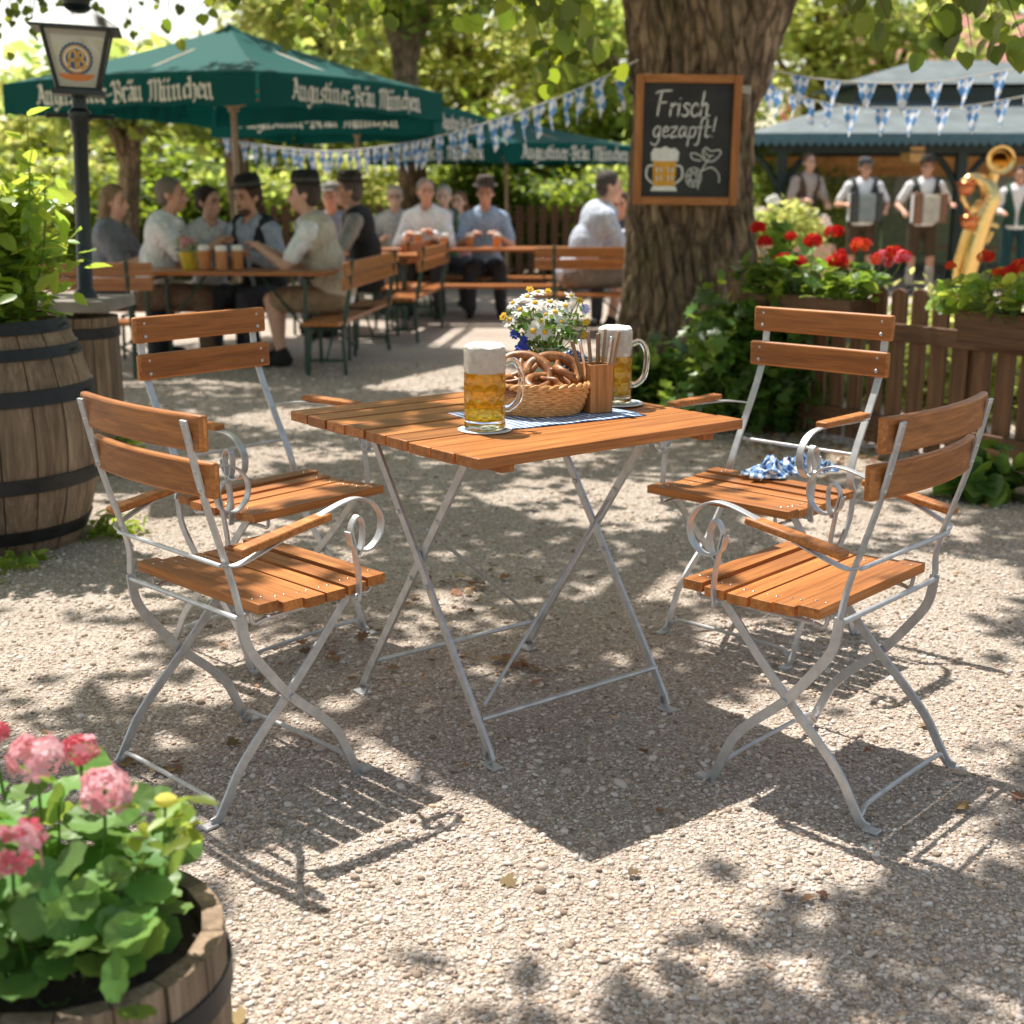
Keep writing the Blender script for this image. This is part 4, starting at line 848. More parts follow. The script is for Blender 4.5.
# crest on the front pane (pane 0)
u_ = Vector((1, 0, 0)); cen = (lo[0]+lo[1]+hi[0]+hi[1])/4; vv = ((hi[0]+hi[1])/2-(lo[0]+lo[1])/2).normalized(); nrm = u_.cross(vv).normalized()
if nrm.y > 0: nrm = -nrm
def cp(k): return lambda u, v: cen+u_*u+vv*(v-.002)+nrm*(.003+.0012*k)
def dsk(mb, r, k, m, n=40, sc=0, c=(0, 0)): mb.add([cp(k)(c[0]+r*(1+sc*(i % 2))*math.cos(2*PI*i/n), c[1]+r*(1+sc*(i % 2))*math.sin(2*PI*i/n)) for i in range(n)], [tuple(range(n))], m)
NAVY = plain('crest_blue', (.03, .10, .22), .5, 0, .1); GOLD = plain('crest_gold', (.62, .36, .10), .5, 0, .1); CRW = plain('crest_white', (.75, .72, .65), .5, 0, .05); CRO = plain('crest_orange', (.62, .2, .05), .5, 0, .1)
m = MB(); dsk(m, .066, 0, 0, 48, .08); dsk(m, .058, 1, 1); dsk(m, .050, 2, 2); dsk(m, .043, 3, 0)
m.add([cp(1)(x, y) for x, y in ((-.075, -.062), (.075, -.062), (.066, -.078), (.04, -.088), (0, -.092), (-.04, -.088), (-.066, -.078))], [tuple(range(7))], 3)
for s in ([(-.03, -.035), (-.026, .02), (-.012, .036), (0, .02), (.0, -.035)], [(-.028, -.005), (0, -.005)], [(.008, -.035), (.008, .034)], [(.008, .034), (.03, .024), (.024, .004), (.008, 0)], [(.008, 0), (.034, -.012), (.03, -.034), (.008, -.035)]):
    ribbon(m, s, .012, cp(4), 4, 1)
m.build('crest', [NAVY, GOLD, CRW, CRO], ln_, smooth=False)
# ---------------------------------------------------------------- half-barrel tub of pink geraniums, foreground
tc = Vector((-.605, 1.62, 0)); tb = thing('half_barrel_tub', 'half barrel planter with soil at the lower left corner of the picture', 'planter', tc, .4)
barrel(tb, .285, .208, .212, ((.02, .035), (.195, .04)), 18)
GLEAF = leafmat('geranium_leaf', (.13, .26, .055), (.36, .55, .08), .3, .35, .02, .45); PINK = thin('pink_petal', (.86, .44, .47), (.85, .38, .42), .35); PINKD = thin('deep_pink_petal', (.78, .22, .28), (.8, .12, .18), .35); PINKL = thin('pale_pink_petal', (.88, .60, .60), (.85, .4, .45), .35)
RED = thin('red_petal', (.55, .018, .015), (.7, .02, .015), .35); REDO = thin('orange_red_petal', (.72, .09, .02), (.8, .1, .02), .35)
PET5 = ([(0, 0, .02)]+[(r*math.cos(a), r*math.sin(a), z) for i in range(5) for a, r, z in ((2*PI*i/5-.45, .75, .1), (2*PI*i/5, 1, .02), (2*PI*i/5+.45, .75, .1))], [(0, 3*i+1, 3*i+2, 3*i+3) for i in range(5)])
def head(par, c, r, mats, n=34, fs=.45):
    u = rng.random(n)*1.5-.5; a = rng.uniform(0, 2*PI, n); s = np.sqrt(np.clip(1-u*u, 0, 1)); D = np.stack([s*np.cos(a), s*np.sin(a), u], -1)
    Z = D+rng.normal(0, .25, (n, 3)); Z /= np.linalg.norm(Z, axis=1)[:, None]; X = np.cross(Z, rng.normal(0, 1, (n, 3))); X /= np.linalg.norm(X, axis=1)[:, None]; Y = np.cross(Z, X)
    return cloud('flower_head', *PET5, np.array(c)+D*r*np.array((1, 1, .75))*rng.uniform(.75, 1.05, n)[:, None], mat3([X, Y, Z]), np.full(n, r*fs)*rng.uniform(.8, 1.2, n), mats, par, rng.integers(0, len(mats), n))
def geranium(label, loc, n, ext, hgt, heads, mats, group=None, lsize=(.05, .085), lm=None, rz=0, hr=.032):
    t = thing('geranium', label, 'geranium', loc, rz, group)
    P = rng.uniform(-1, 1, (n, 3))*np.array(ext); P[:, 2] = hgt*(.05+.9*rng.random(n)**.8)*(1-.35*(P[:, 0]/ext[0])**2)
    cloud('leaves', *GERAN, P, rots(n, .65), rng.uniform(*lsize, n), lm or GLEAF, t, smooth=True)
    m = MB()
    for k in range(0, n, 3): q = P[k]; m.tube(cat([(q[0]*.4, q[1]*.4, -.03), (q[0]*.8, q[1]*.8, q[2]*.6), q], 3), .0018, 5)
    for h_ in heads:
        m.tube(cat([(h_[0]*.5, h_[1]*.6, 0), (h_[0]*.9, h_[1], h_[2]*.6), (h_[0], h_[1], h_[2])], 4), .0025, 5); head(t, h_[:3], h_[3] if len(h_) > 3 else hr, mats if len(h_) < 5 else h_[4])
    m.build('stems', STEM, t); return t
gl = tc+Vector((0, 0, .25)); hd = []
for px, py, d, r, mt in ((36, 758, 1.62, .034, [PINK, PINKL]), (80, 750, 1.70, .024, [PINKD, PINK]), (105, 790, 1.60, .035, [PINK, PINKL, PINK]), (12, 850, 1.47, .036, [PINK, PINKD, PINKL]), (-8, 735, 1.75, .022, [PINKD])):
    p = atp(px, py, d)-gl; hd.append((p.x+.03, p.y, p.z, r, mt))
geranium('pink geranium with round green leaves filling the foreground tub', gl+Vector((-.03, 0, 0)), 240, (.172, .19, 0), .22, hd, [PINK], None, (.042, .07))
m = MB(); 
yb2 = atp(166, 800, 1.62)-gl; m.ell(yb2, (.016, .012, .009), 10); 
t = thing('budding_sprig', 'yellow bud on a thin green sprig at the right edge of the foreground tub', 'plant', gl); m.build('bud', thin('bud_yellow', (.75, .68, .16), (.8, .75, .2), .4), t)
m = MB(); m.tube(cat([(yb2.x*.5, yb2.y-.02, 0), (yb2.x*.9, yb2.y, yb2.z*.6), yb2], 6), .002, 5); m.build('stem', STEM, t)
sp = atp(165, 835, 1.6)-gl; n = 26; cloud('leaves', *OVAL, np.array(sp)+rng.normal(0, .022, (n, 3)), rots(n, .8), rng.uniform(.025, .05, n), LEAF_BUSH, t)

#@@RIGHT
# ---------------------------------------------------------------- picket fence with flower boxes
fA, fB = Vector((1.22, 7.55, 0)), Vector((2.75, 5.15, 0)); fd = (fB-fA); fl_ = fd.length; fang = math.atan2(fd.y, fd.x)
fe = thing('picket_fence', 'low dark brown picket fence with rounded tops running from the tree to the right edge', 'fence', fA, fang)
FH = .80
def picket(mb, x, w_, h, y=0, t=.02, z0=.03):
    pts = [(x-w_/2, y, z0), (x+w_/2, y, z0), (x+w_/2, y, h-w_*.4)]+[(x+w_/2*math.cos(a), y, h-w_*.4+w_*.4*math.sin(a)) for a in [PI*k/8 for k in range(1, 8)]]+[(x-w_/2, y, h-w_*.4)]
    mb.poly(pts, (0, t, 0))
x = .08; k = 0
FX = fl_+2.4
while x < FX:
    m = MB(); picket(m, x, .092, FH+rng.normal(0, .006)); m.build('picket', W_FENCE, fe, bev=.003); x += .128; k += 1
for z in (.14, .60):
    m = MB(); m.box((FX/2, -.017, z), (FX, .032, .085)); m.build('rail', W_RAIL, fe, bev=.004)
for x in (.02, fl_*.58, FX-.1):
    m = MB(); m.box((x, .065, .42), (.09, .09, .84)); m.build('post', W_FENCE, fe, bev=.005)
def fpt(t, dz=0, off=0): q = fA.lerp(fB, t); n = Vector((-fd.y, fd.x, 0)).normalized(); return q+n*off+Vector((0, 0, dz))
LEAF_GB = leafmat('balcony_geranium_leaf', (.09, .17, .03), (.34, .48, .05), .42, .4, .03, .4)
IVYM = leafmat('ivy_leaf', (.08, .16, .03), (.3, .44, .05), .35, .5, .02, .35)
def flower_box(label, t, L, off=-.09):
    b = thing('flower_box', label, 'flower box', fpt(t, .60, off), fang); m = MB(); h = .15
    m.box((0, -.075, h/2), (L, .016, h)); m.box((0, .075, h/2), (L, .016, h)); m.box((-L/2+.008, 0, h/2), (.0155, .134, h-.002)); m.box((L/2-.008, 0, h/2), (.0155, .134, h-.002)); m.box((0, 0, .01), (L-.034, .133, .016)); m.build('box', W_RAIL, b, bev=.003)
    m = MB(); m.box((0, 0, h-.03), (L-.034, .132, .03)); m.build('soil', SOIL, b); return b
flower_box('long flower box on the fence beside the tree trunk, overgrown with red geraniums', .24, .80); flower_box('dark wooden flower box hung on the fence at the right, with yellow-green plants', .70, .52)
def red_heads(lst, org, rz):
    out = []; R = Matrix.Rotation(-rz, 3, 'Z')
    for px, py, d, r, mt in lst: p = R @ (atp(px, py, d)-org); out.append((p.x, p.y, p.z, r, mt))
    return out
o1 = fpt(.24, .72, -.09); o2 = fpt(.70, .72, -.09)
geranium('dark green geranium with deep red flower heads beside the tree trunk', o1, 240, (.48, .16, 0), .22, red_heads([(758, 228, 7.2, .042, [RED]), (782, 260, 7.05, .045, [RED]), (801, 262, 7.0, .035, [RED]), (834, 232, 6.9, .045, [RED]), (813, 241, 6.95, .045, [RED]), (840, 255, 6.8, .035, [RED]), (838, 262, 6.75, .05, [RED]), (791, 236, 7.1, .03, [RED]), (765, 242, 7.15, .04, [RED]), (861, 246, 6.7, .05, [RED, REDO]), (882, 259, 6.5, .05, [REDO, RED, PINKD]), (893, 253, 6.5, .04, [REDO, RED]), (903, 257, 6.4, .04, [RED, PINKD])], o1, fang), [RED], 'geraniums in the fence boxes', (.05, .09), LEAF_GB, fang)
geranium('yellow-green geranium with a few orange-red heads in the right fence box', o2, 230, (.36, .18, 0), .22, red_heads([(986, 257, 5.9, .036, [REDO, RED]), (951, 266, 6.0, .026, [REDO]), (1010, 272, 5.75, .036, [REDO, RED]), (1021, 266, 5.7, .036, [REDO, RED]), (998, 273, 5.8, .03, [REDO])], o2, fang), [RED], 'geraniums in the fence boxes', (.05, .09), LEAF_BUSH, fang)
def blob_plant(name, label, cat_, loc, n, ext, size, mat, T=OVAL, tilt=.9, group=None, stems=True, sph=True):
    t = thing(name, label, cat_, loc, 0, group)
    if sph:
        D = rng.normal(0, 1, (n, 3)); D /= np.linalg.norm(D, axis=1)[:, None]; P = D*(rng.random(n)**.4)[:, None]; P[:, 2] = np.abs(P[:, 2])*1.0
        P = P*np.array(ext); lump = 1+.22*np.sin(P[:, 0]*9/ext[0]+1)*np.sin(P[:, 1]*7/ext[1])+.15*np.sin(P[:, 2]*8/ext[2]+P[:, 0]*5/ext[0]); P *= lump[:, None]
    cloud('foliage', *T, P, rots(n, tilt), rng.uniform(*size, n), mat, t)
    if stems:
        m = MB()
        for k in range(14): q = P[int(rng.integers(0, n))]*.85; m.tube(cat([(q[0]*.15, q[1]*.15, -.02), (q[0]*.6, q[1]*.6, q[2]*.5), q], 3), [.008]*4+[.005]*3, 5)
        m.build('stems', BARK, t)
    return t
blob_plant('ivy_bush', 'dark green ivy climbing between the tree foot and the picket fence', 'ivy', (1.40, 7.30, 0), 3000, (.46, .30, .86), (.06, .11), IVYM, IVY, .9)
q_ = fpt(.17, .18, -.20); blob_plant('ivy_bush', 'ivy and geranium leaves tumbling over the front of the flower box by the tree', 'ivy', (q_.x, q_.y, q_.z), 1500, (.36, .2, .52), (.055, .10), IVYM, IVY, .9)
blob_plant('ivy_bush', 'low ivy creeping over the roots at the front of the tree trunk', 'ivy', (.92, 8.2, 0), 900, (.42, .25, .30), (.06, .11), IVYM, IVY, .7)
blob_plant('hosta', 'dark broad-leaved plant at the foot of the fence on the right', 'plant', hit(975, 498), 130, (.16, .12, .22), (.08, .14), IVYM, HEART, .7)
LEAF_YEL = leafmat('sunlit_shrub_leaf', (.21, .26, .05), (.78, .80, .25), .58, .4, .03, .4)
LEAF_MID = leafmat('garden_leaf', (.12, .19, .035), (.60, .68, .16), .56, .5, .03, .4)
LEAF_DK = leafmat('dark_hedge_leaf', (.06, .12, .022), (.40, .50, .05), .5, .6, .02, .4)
for px, d, r, h in ((800, 9.2, .5, .5), (860, 8.4, .45, .45), (905, 8.8, .5, .6), (950, 8.0, .45, .42), (1005, 7.6, .45, .5), (1040, 8.4, .6, .5), (880, 10.5, .7, .45), (960, 10.5, .7, .4)):
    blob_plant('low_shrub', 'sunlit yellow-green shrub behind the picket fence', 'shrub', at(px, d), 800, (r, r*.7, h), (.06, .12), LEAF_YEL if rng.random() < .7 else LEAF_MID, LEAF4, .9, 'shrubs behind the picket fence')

#@@BUNTING
# ---------------------------------------------------------------- bunting
LOZ = uvmat('lozenge_flag', 'lozenge', 1, (.78, .82, .86), (.13, .32, .62), trans=True); CORD = plain('bunting_cord', (.6, .57, .5), .9, 0, .1)
def bunting(label, pts, step, fw, fh, skip=0):
    P = cat(pts, 40); c = P[0].copy(); t = thing('bunting', label, 'bunting', c); m = MB(); m.tube([p-c for p in P], .006, 6); m.build('cord', CORD, t)
    acc = skip; 
    for a, b in zip(P[:-1], P[1:]):
        L = (b-a).length; acc += L
        if acc >= step:
            acc = 0; d = (b-a).normalized(); f = MB(); tw = rng.normal(0, .25); sw = rng.normal(0, .12); dr = Vector((0, 0, -1)); out = Vector((d.y, -d.x, 0)).normalized()
            w_, h_ = fw*rng.uniform(.9, 1.1), fh*rng.uniform(.9, 1.15); nr = 7; n0 = 5
            for j in range(nr+1):
                v = j/nr
                for i in range(n0+1):
                    u = (i/n0-.5)*(1-v*.97); q = a+d*(u*w_)+dr*(v*h_)+out*(v*h_*sw+.02*math.sin(u*9+v*5+tw*9)+u*w_*tw*v)
                    f.uv[len(f.v)] = (u*w_*26, v*h_*17); f.v.append(tuple(q-c))
            f.f = [(j*(n0+1)+i, j*(n0+1)+i+1, (j+1)*(n0+1)+i+1, (j+1)*(n0+1)+i) for j in range(nr) for i in range(n0)]; f.mi = [0]*len(f.f)
            f.build('flag', LOZ, t, ang=180)
bunting('long string of blue and white lozenge flags sagging from the tree to the left', [atp(638, 60, 8.75), atp(585, 86, 9.2), atp(520, 112, 10), atp(440, 136, 11), atp(380, 147, 12), atp(330, 151, 13), atp(275, 147, 14), atp(222, 138, 15)], .20, .15, .225)
bunting('upper string of blue and white flags from the tree across the pavilion roof', [atp(752, 62, 8.9), atp(790, 74, 8.9), atp(850, 82, 9), atp(910, 83, 9), atp(965, 78, 9.1), atp(1060, 60, 9.2)], .225, .135, .19, .12)
bunting('lower string of blue and white flags hanging in front of the pavilion', [atp(752, 72, 8.95), atp(785, 92, 9.5), atp(835, 104, 10), atp(900, 109, 10), atp(960, 107, 10), atp(1010, 99, 10), atp(1070, 86, 10)], .21, .135, .19, .05)

#@@PARASOLS
# ---------------------------------------------------------------- parasols
CANV = thin('green_canvas', (.002, .085, .074), (.004, .095, .08), .14, .7); LETTER = thin('parasol_lettering', (.82, .79, .68), (.6, .58, .5), .2)
def parasol(label, N_, th, s, zb, zv, za, text_h, seed=0, pole_dx=0, texts=(1, 1)):
    R = lambda x, y: Vector((x*math.cos(th)-y*math.sin(th), x*math.sin(th)+y*math.cos(th)))
    lw = Vector((-math.cos(th), math.sin(th))); rw = Vector((math.sin(th), math.cos(th)))
    C = Vector(N_[:2])+(lw+rw)*s/2; t = thing('parasol', label, 'parasol', (C.x, C.y, 0), 0, 'green beer garden parasols')
    c4 = [Vector((*(Vector(N_[:2])+v-C), 0)) for v in (Vector((0, 0)), rw*s, (rw+lw)*s, lw*s)]
    ap = Vector((0, 0, za)); m = MB(); nr, ns = 10, 12; V = {}
    for k in range(4):
        a, b = c4[k], c4[(k+1) % 4]; idx = []
        for j in range(nr+1):
            v = j/nr
            for i in range(ns+1):
                u = i/ns; e = a.lerp(b, u); p = ap.lerp(e+Vector((0, 0, zv)), v); p.z -= .10*v*(1-v)*(1-.6*abs(2*u-1))*2-.03*math.sin(PI*u)*v; m.v.append(tuple(p))
        o = len(m.v)-(nr+1)*(ns+1); m.f += [(o+j*(ns+1)+i, o+j*(ns+1)+i+1, o+(j+1)*(ns+1)+i+1, o+(j+1)*(ns+1)+i) for j in range(nr) for i in range(ns)]; m.mi += [0]*(nr*ns)
    can = m.build('canopy', CANV, t, ang=30)
    m = MB(); m.lathe([(.16, za-.11), (.09, za-.03), (.001, za+.03)], 8); m.build('vent_cap', CANV, can)
    zz = lambda u: zv-.0+.03*math.sin(PI*u)
    for k in range(4):
        a, b = c4[k], c4[(k+1) % 4]; m = MB(); d = (b-a).normalized(); out = Vector((d.y, -d.x, 0)); out = out if out.dot(a+b) > 0 else -out; n = 20; nz = 4
        def vp(u, w_, off=0): return a.lerp(b, u)+out*(.012+off+.015*math.sin(u*17+k)*w_)+Vector((0, 0, zz(u)-(zv-zb)*w_*(1+.03*math.sin(u*31))))
        for j in range(nz+1):
            for i in range(n+1): m.v.append(tuple(vp(i/n, j/nz)))
        m.f = [(j*(n+1)+i, j*(n+1)+i+1, (j+1)*(n+1)+i+1, (j+1)*(n+1)+i) for j in range(nz) for i in range(n)]; m.mi = [0]*len(m.f)
        va = m.build('valance', CANV, t, ang=60)
        tx = 'Augustiner-Bräu München'; W_ = width(tx, text_h); L = (b-a).length; lm = MB(); flip = k in (0, 1, 2, 3)
        x0 = (L-W_)/2; zc = (zv+zb)/2-text_h*.5
        def place(u, v): 
            q = u/L; w_ = (zz(q)-(zc+v))/(zv-zb); return vp(q if CCW else 1-q, w_, .006)
        CCW = (d.cross(Vector((0, 0, 1)))).dot(out) > 0
        blackletter(lm, tx, text_h, place, x0); lm.build('lettering', LETTER, va, smooth=False)
    m = MB(); m.tube([(0, 0, 0), (0, 0, za-.03)], .024, 10); m.lathe([(.001, .0), (.24, 0), (.24, .05), (.05, .07), (.03, .1)], 20); m.lathe([(.045, zb+.05), (.045, zb+.13)], 12); m.build('pole', plain('parasol_pole', (.42, .30, .19), .5, 0, .2), t)
    for k in range(8):
        a = c4[k//2] if k % 2 == 0 else (c4[k//2]+c4[(k//2+1) % 4])/2
        m = MB(); e = a*.97+Vector((0, 0, zv-.0)); m.tube([ap+Vector((0, 0, -.06)), e], .010, 6); md = ap.lerp(e, .55)+Vector((0, 0, -.03)); m.tube([(a.x*.02, a.y*.02, zb+.09), md], .009, 6); m.build('rib', plain('parasol_rib', (.45, .31, .18), .55, 0, .2), t)
    return t
nz1 = at(258, 9.4, 1.9); parasol('large green parasol in front, right behind the lamp post, over the nearest beer table', nz1, rad(28), 2.42, atp(258, 106, 9.4).z, atp(258, 71, 9.4).z, atp(232, 28, 11.1).z, .098)
parasol('green parasol half hidden behind the large front parasol', at(432, 14, 1.9), rad(12), 2.4, atp(432, 136, 14).z, atp(432, 106, 14).z, atp(380, 84, 15.5).z, .10)
parasol('farthest green parasol, behind the flags left of the tree trunk', at(503, 16.6, 1.9), rad(46), 2.6, atp(503, 163, 16.6).z, atp(503, 143, 16.6).z, atp(540, 117, 18.3).z, .115)

#@@BEER
# ---------------------------------------------------------------- beer tables and benches
def bframe(mb, x, w_, h, lean=.0):
    for sy in (-1, 1): mb.tube([(x, sy*w_*.42, h-.02), (x, sy*w_*.5, 0)], .014, 8)
    mb.tube([(x, -w_*.47, h*.30), (x, w_*.47, h*.30)], .010, 6); mb.tube([(x, -w_*.42, h-.03), (x, w_*.42, h-.03)], .012, 6)
def beer_table(label, loc, rz, L, wd=.55, h=.715):
    t = thing('beer_table', label, 'beer table', loc, rz, 'folding beer tables'); m = MB()
    for k in range(3): m.box((0, (k-1)*wd/3, h-.014), (L, wd/3-.003, .028))
    m.build('table_top', W_BENCH, t, bev=.004)
    for sx in (-1, 1):
        m = MB(); bframe(m, sx*(L/2-.18), wd, h-.03); m.tube([(sx*(L/2-.18), 0, h*.3), (sx*(L/2-.55), 0, h-.04)], .009, 6); m.build('leg', GREENM, t)
    return t
def bench(label, loc, rz, L, back=False):
    t = thing('beer_bench', label, 'bench', loc, rz, 'beer benches'); m = MB()
    for k in (-1, 1): m.box((0, k*.068, .375), (L, .130, .028))
    m.build('seat', W_BENCH, t, bev=.004)
    for sx in (-1, 1):
        x = sx*(L/2-.17); m = MB(); bframe(m, x, .27, .36); m.tube([(x, 0, .12), (x-sx*.3, 0, .35)], .008, 6)
        if back: m.tube([(x, -.13, .34), (x, -.17, .56), (x, -.20, .81)], .014, 8); m.tube([(x+.03, -.11, .34), (x-.0, -.185, .69)], .008, 6)
        m.build('leg', GREENM, t)
    if back:
        m = MB(); R = Matrix.Rotation(-.12, 3, 'X')
        for z in (.65, .75): m.box((0, -.172-.12*(z-.65), z), (L, .022, .088), R)
        m.build('backrest', W_BENCH, t, bev=.004)
    return t
T1 = at(238, 9.75); T2 = at(352, 12.3); T3 = at(480, 13.6); T4 = at(612, 12.6)
beer_table('beer table under the large parasol with three full beer mugs', T1, rad(-3), 1.50); beer_table('beer table behind the hat wearing men, mostly hidden', T2, rad(-4), 1.3); beer_table('beer table in the middle distance in front of the man with a beer', T3, rad(-2), 2.0); beer_table('beer table partly hidden behind the tree trunk', T4, rad(4), 1.3)
bench('bench with backrest on the left, next to the lamp pedestal', at(70, 9.3), rad(4), 1.3, True)
bench('bench on the far side of the table under the large parasol', T1+Vector((-.1, .62, 0)), rad(-3), 2.1)
bench('bench with backrest the man in the beige vest sits on', at(352, 10.1), rad(84), 1.9, True)
bench('bench with backrest behind the man in the black vest', at(416, 12.1), rad(84), 1.7, True)
bench('bench on the near side of the middle table, no backrest', T3+Vector((.0, -.62, 0)), rad(-2), 2.0)
bench('bench with backrest left of the middle table', at(405, 13.2), rad(80), 1.5, True)
bench('bench on the far side of the middle table', T3+Vector((-.2, .62, 0)), rad(-2), 2.2)
bench('bench with a thin backrest under the man in the pale blue shirt', at(592, 11.9), rad(2), 1.05, True)
bench('bench on the far side of the table by the tree', T4+Vector((0, .6, 0)), rad(4), 1.2)
mg0 = None
SIMB = thin('far_beer', (.75, .31, .008), (1, .45, .01), .5, .2)
def glass_far(label, loc, h=.175, fo=.035, grp='mugs on the beer tables', br=None):
    t = thing('beer_mug', label, 'beer mug', loc, rng.uniform(0, 6), grp); r = .044; m = MB(); m.lathe([(.001, .012), (r-.004, .012), (r-.004, h-fo), (.001, h-fo)], 20); m.build('beer', br or SIMB, t)
    m = MB(); m.lathe([(.001, h-fo), (r-.004, h-fo), (r-.003, h), (.001, h+.006)], 20); m.build('foam', FOAM, t)
    m = MB(); m.lathe([(.001, 0), (r, 0), (r, h), (r-.0035, h), (r-.0035, .011), (.001, .011)], 20); m.tube(cat([(r, 0, h*.8), (r+.035, 0, h*.75), (r+.035, 0, h*.35), (r, 0, h*.25)], 5), .007, 8); m.build('glass', PANE_CL, t); return t
def clearish():
    n = N('thin_clear_glass'); n.p.inputs['Roughness'].default_value = .05; n.p.inputs['Base Color'].default_value = (.8, .85, .85, 1); tr = n.new('ShaderNodeBsdfTransparent'); b = n.new('ShaderNodeMixShader'); b.inputs[0].default_value = .95
    n.ln(n.p.outputs[0], b.inputs[1]); n.ln(tr.outputs[0], b.inputs[2]); n.ln(b.outputs[0], n.o.inputs['Surface']); return n.m
PANE_CL = clearish()
for px, dd, lab_ in ((205, -.08, 'leftmost of the three full mugs on the table under the large parasol'), (222, -.16, 'middle one of the three full mugs on the table under the large parasol'), (238, -.10, 'rightmost of the three full mugs on the table under the large parasol')):
    glass_far(lab_, at(px, T1.y+dd, .715))
for px, dd, l_ in ((445, -.1, 'small beer mug left of the blue shirted man on the middle table'), (470, .15, 'small beer mug by the left hand of the man in the brown hat')): glass_far(l_, at(px, 13.5+dd, .715), .14, .035)
glass_far('half empty mug in front of the man in the white shirt', at(418, 13.45, .715), .15, .02); glass_far('full beer mug on the table beside the tree trunk', at(628, 12.5, .715)); glass_far('mug before the man in the blue shirt', at(497, 13.5, .715), .14, .03)
fp = thing('flower_pot', 'yellow pot of pink and white flowers on the table under the large parasol', 'flower pot', at(190, 9.85, .715)); m = MB(); m.lathe([(.001, 0), (.05, 0), (.075, .12), (.065, .12), (.001, .1)], 20); m.build('pot', plain('yellow_pot', (.75, .52, .04), .5), fp)
n = 60; cloud('leaves', *OVAL, rng.normal(0, .05, (n, 3))+np.array((0, 0, .15)), rots(n, .9), rng.uniform(.04, .07, n), LEAF_MID, fp)
for k in range(7): head(fp, (rng.normal(0, .05), rng.normal(0, .04), .19+rng.normal(0, .02)), .032, [[PINK, PINKL], [PETAL]][k % 2], 18)

#@@PEOPLE
# ---------------------------------------------------------------- people
TMP = bpy.data.objects.new('tmp', bpy.data.meshes.new('tmp')); 
def remesh(mb, name, mat, parent, voxel=.011, smooth_it=4, cut=None):
    """fuse overlapping tapered forms into ONE continuous surface"""
    me = bpy.data.meshes.new(name); me.from_pydata(mb.v, [], mb.f)
    o = bpy.data.objects.new(name, me); COL.objects.link(o)
    r = o.modifiers.new('r', 'REMESH'); r.mode = 'VOXEL'; r.voxel_size = voxel
    s = o.modifiers.new('s', 'SMOOTH'); s.factor = .5; s.iterations = smooth_it
    dg = bpy.context.evaluated_depsgraph_get(); dg.update(); nm = bpy.data.meshes.new_from_object(o.evaluated_get(dg)); nm.name = name
    bpy.data.objects.remove(o); bpy.data.meshes.remove(me)
    if cut:
        bm = bmesh.new(); bm.from_mesh(nm); bmesh.ops.delete(bm, geom=[f for f in bm.faces if cut(f.calc_center_median())], context='FACES'); bm.to_mesh(nm); bm.free()
    nm.materials.clear(); nm.materials.append(mat); nm.polygons.foreach_set('use_smooth', [True]*len(nm.polygons))
    q = bpy.data.objects.new(name, nm); COL.objects.link(q); q.parent = parent; return q
def ik(a, b, l1, l2, pole):
    a, b = Vector(a), Vector(b); d = b-a; L = min(d.length, (l1+l2)*.995); d = d.normalized(); x = (l1*l1-l2*l2+L*L)/(2*L); h = math.sqrt(max(0, l1*l1-x*x))
    p = Vector(pole); p = (p-d*p.dot(d)).normalized(); return a+d*x+p*h, a+d*L
SK = lambda k: plain('skin_%s' % k, {'a': (.66, .38, .27), 'b': (.60, .32, .21), 'c': (.68, .42, .31)}[k], .5, 0, .1, 25, .05, Subsurface_Weight=.08)
def cloth(c):
    k = 'cloth_%02x%02x%02x' % tuple(int(255*x) for x in c)
    if k in MATS: return MATS[k]
    n = N(k); v = n.coord(scale=(1, 1, .55)); f = n.noise(v, 9, 3, .5, 2.5); n.base(n.ramp(f, (.3, tuple(x*.78 for x in c)), (.7, tuple(min(1, x*1.12) for x in c))))
    b = n.bump(n.noise(n.coord(), 260, 2), .2, .002); n.bump(f, .9, .045, b); MATS[k] = n.done(.85); return MATS[k]
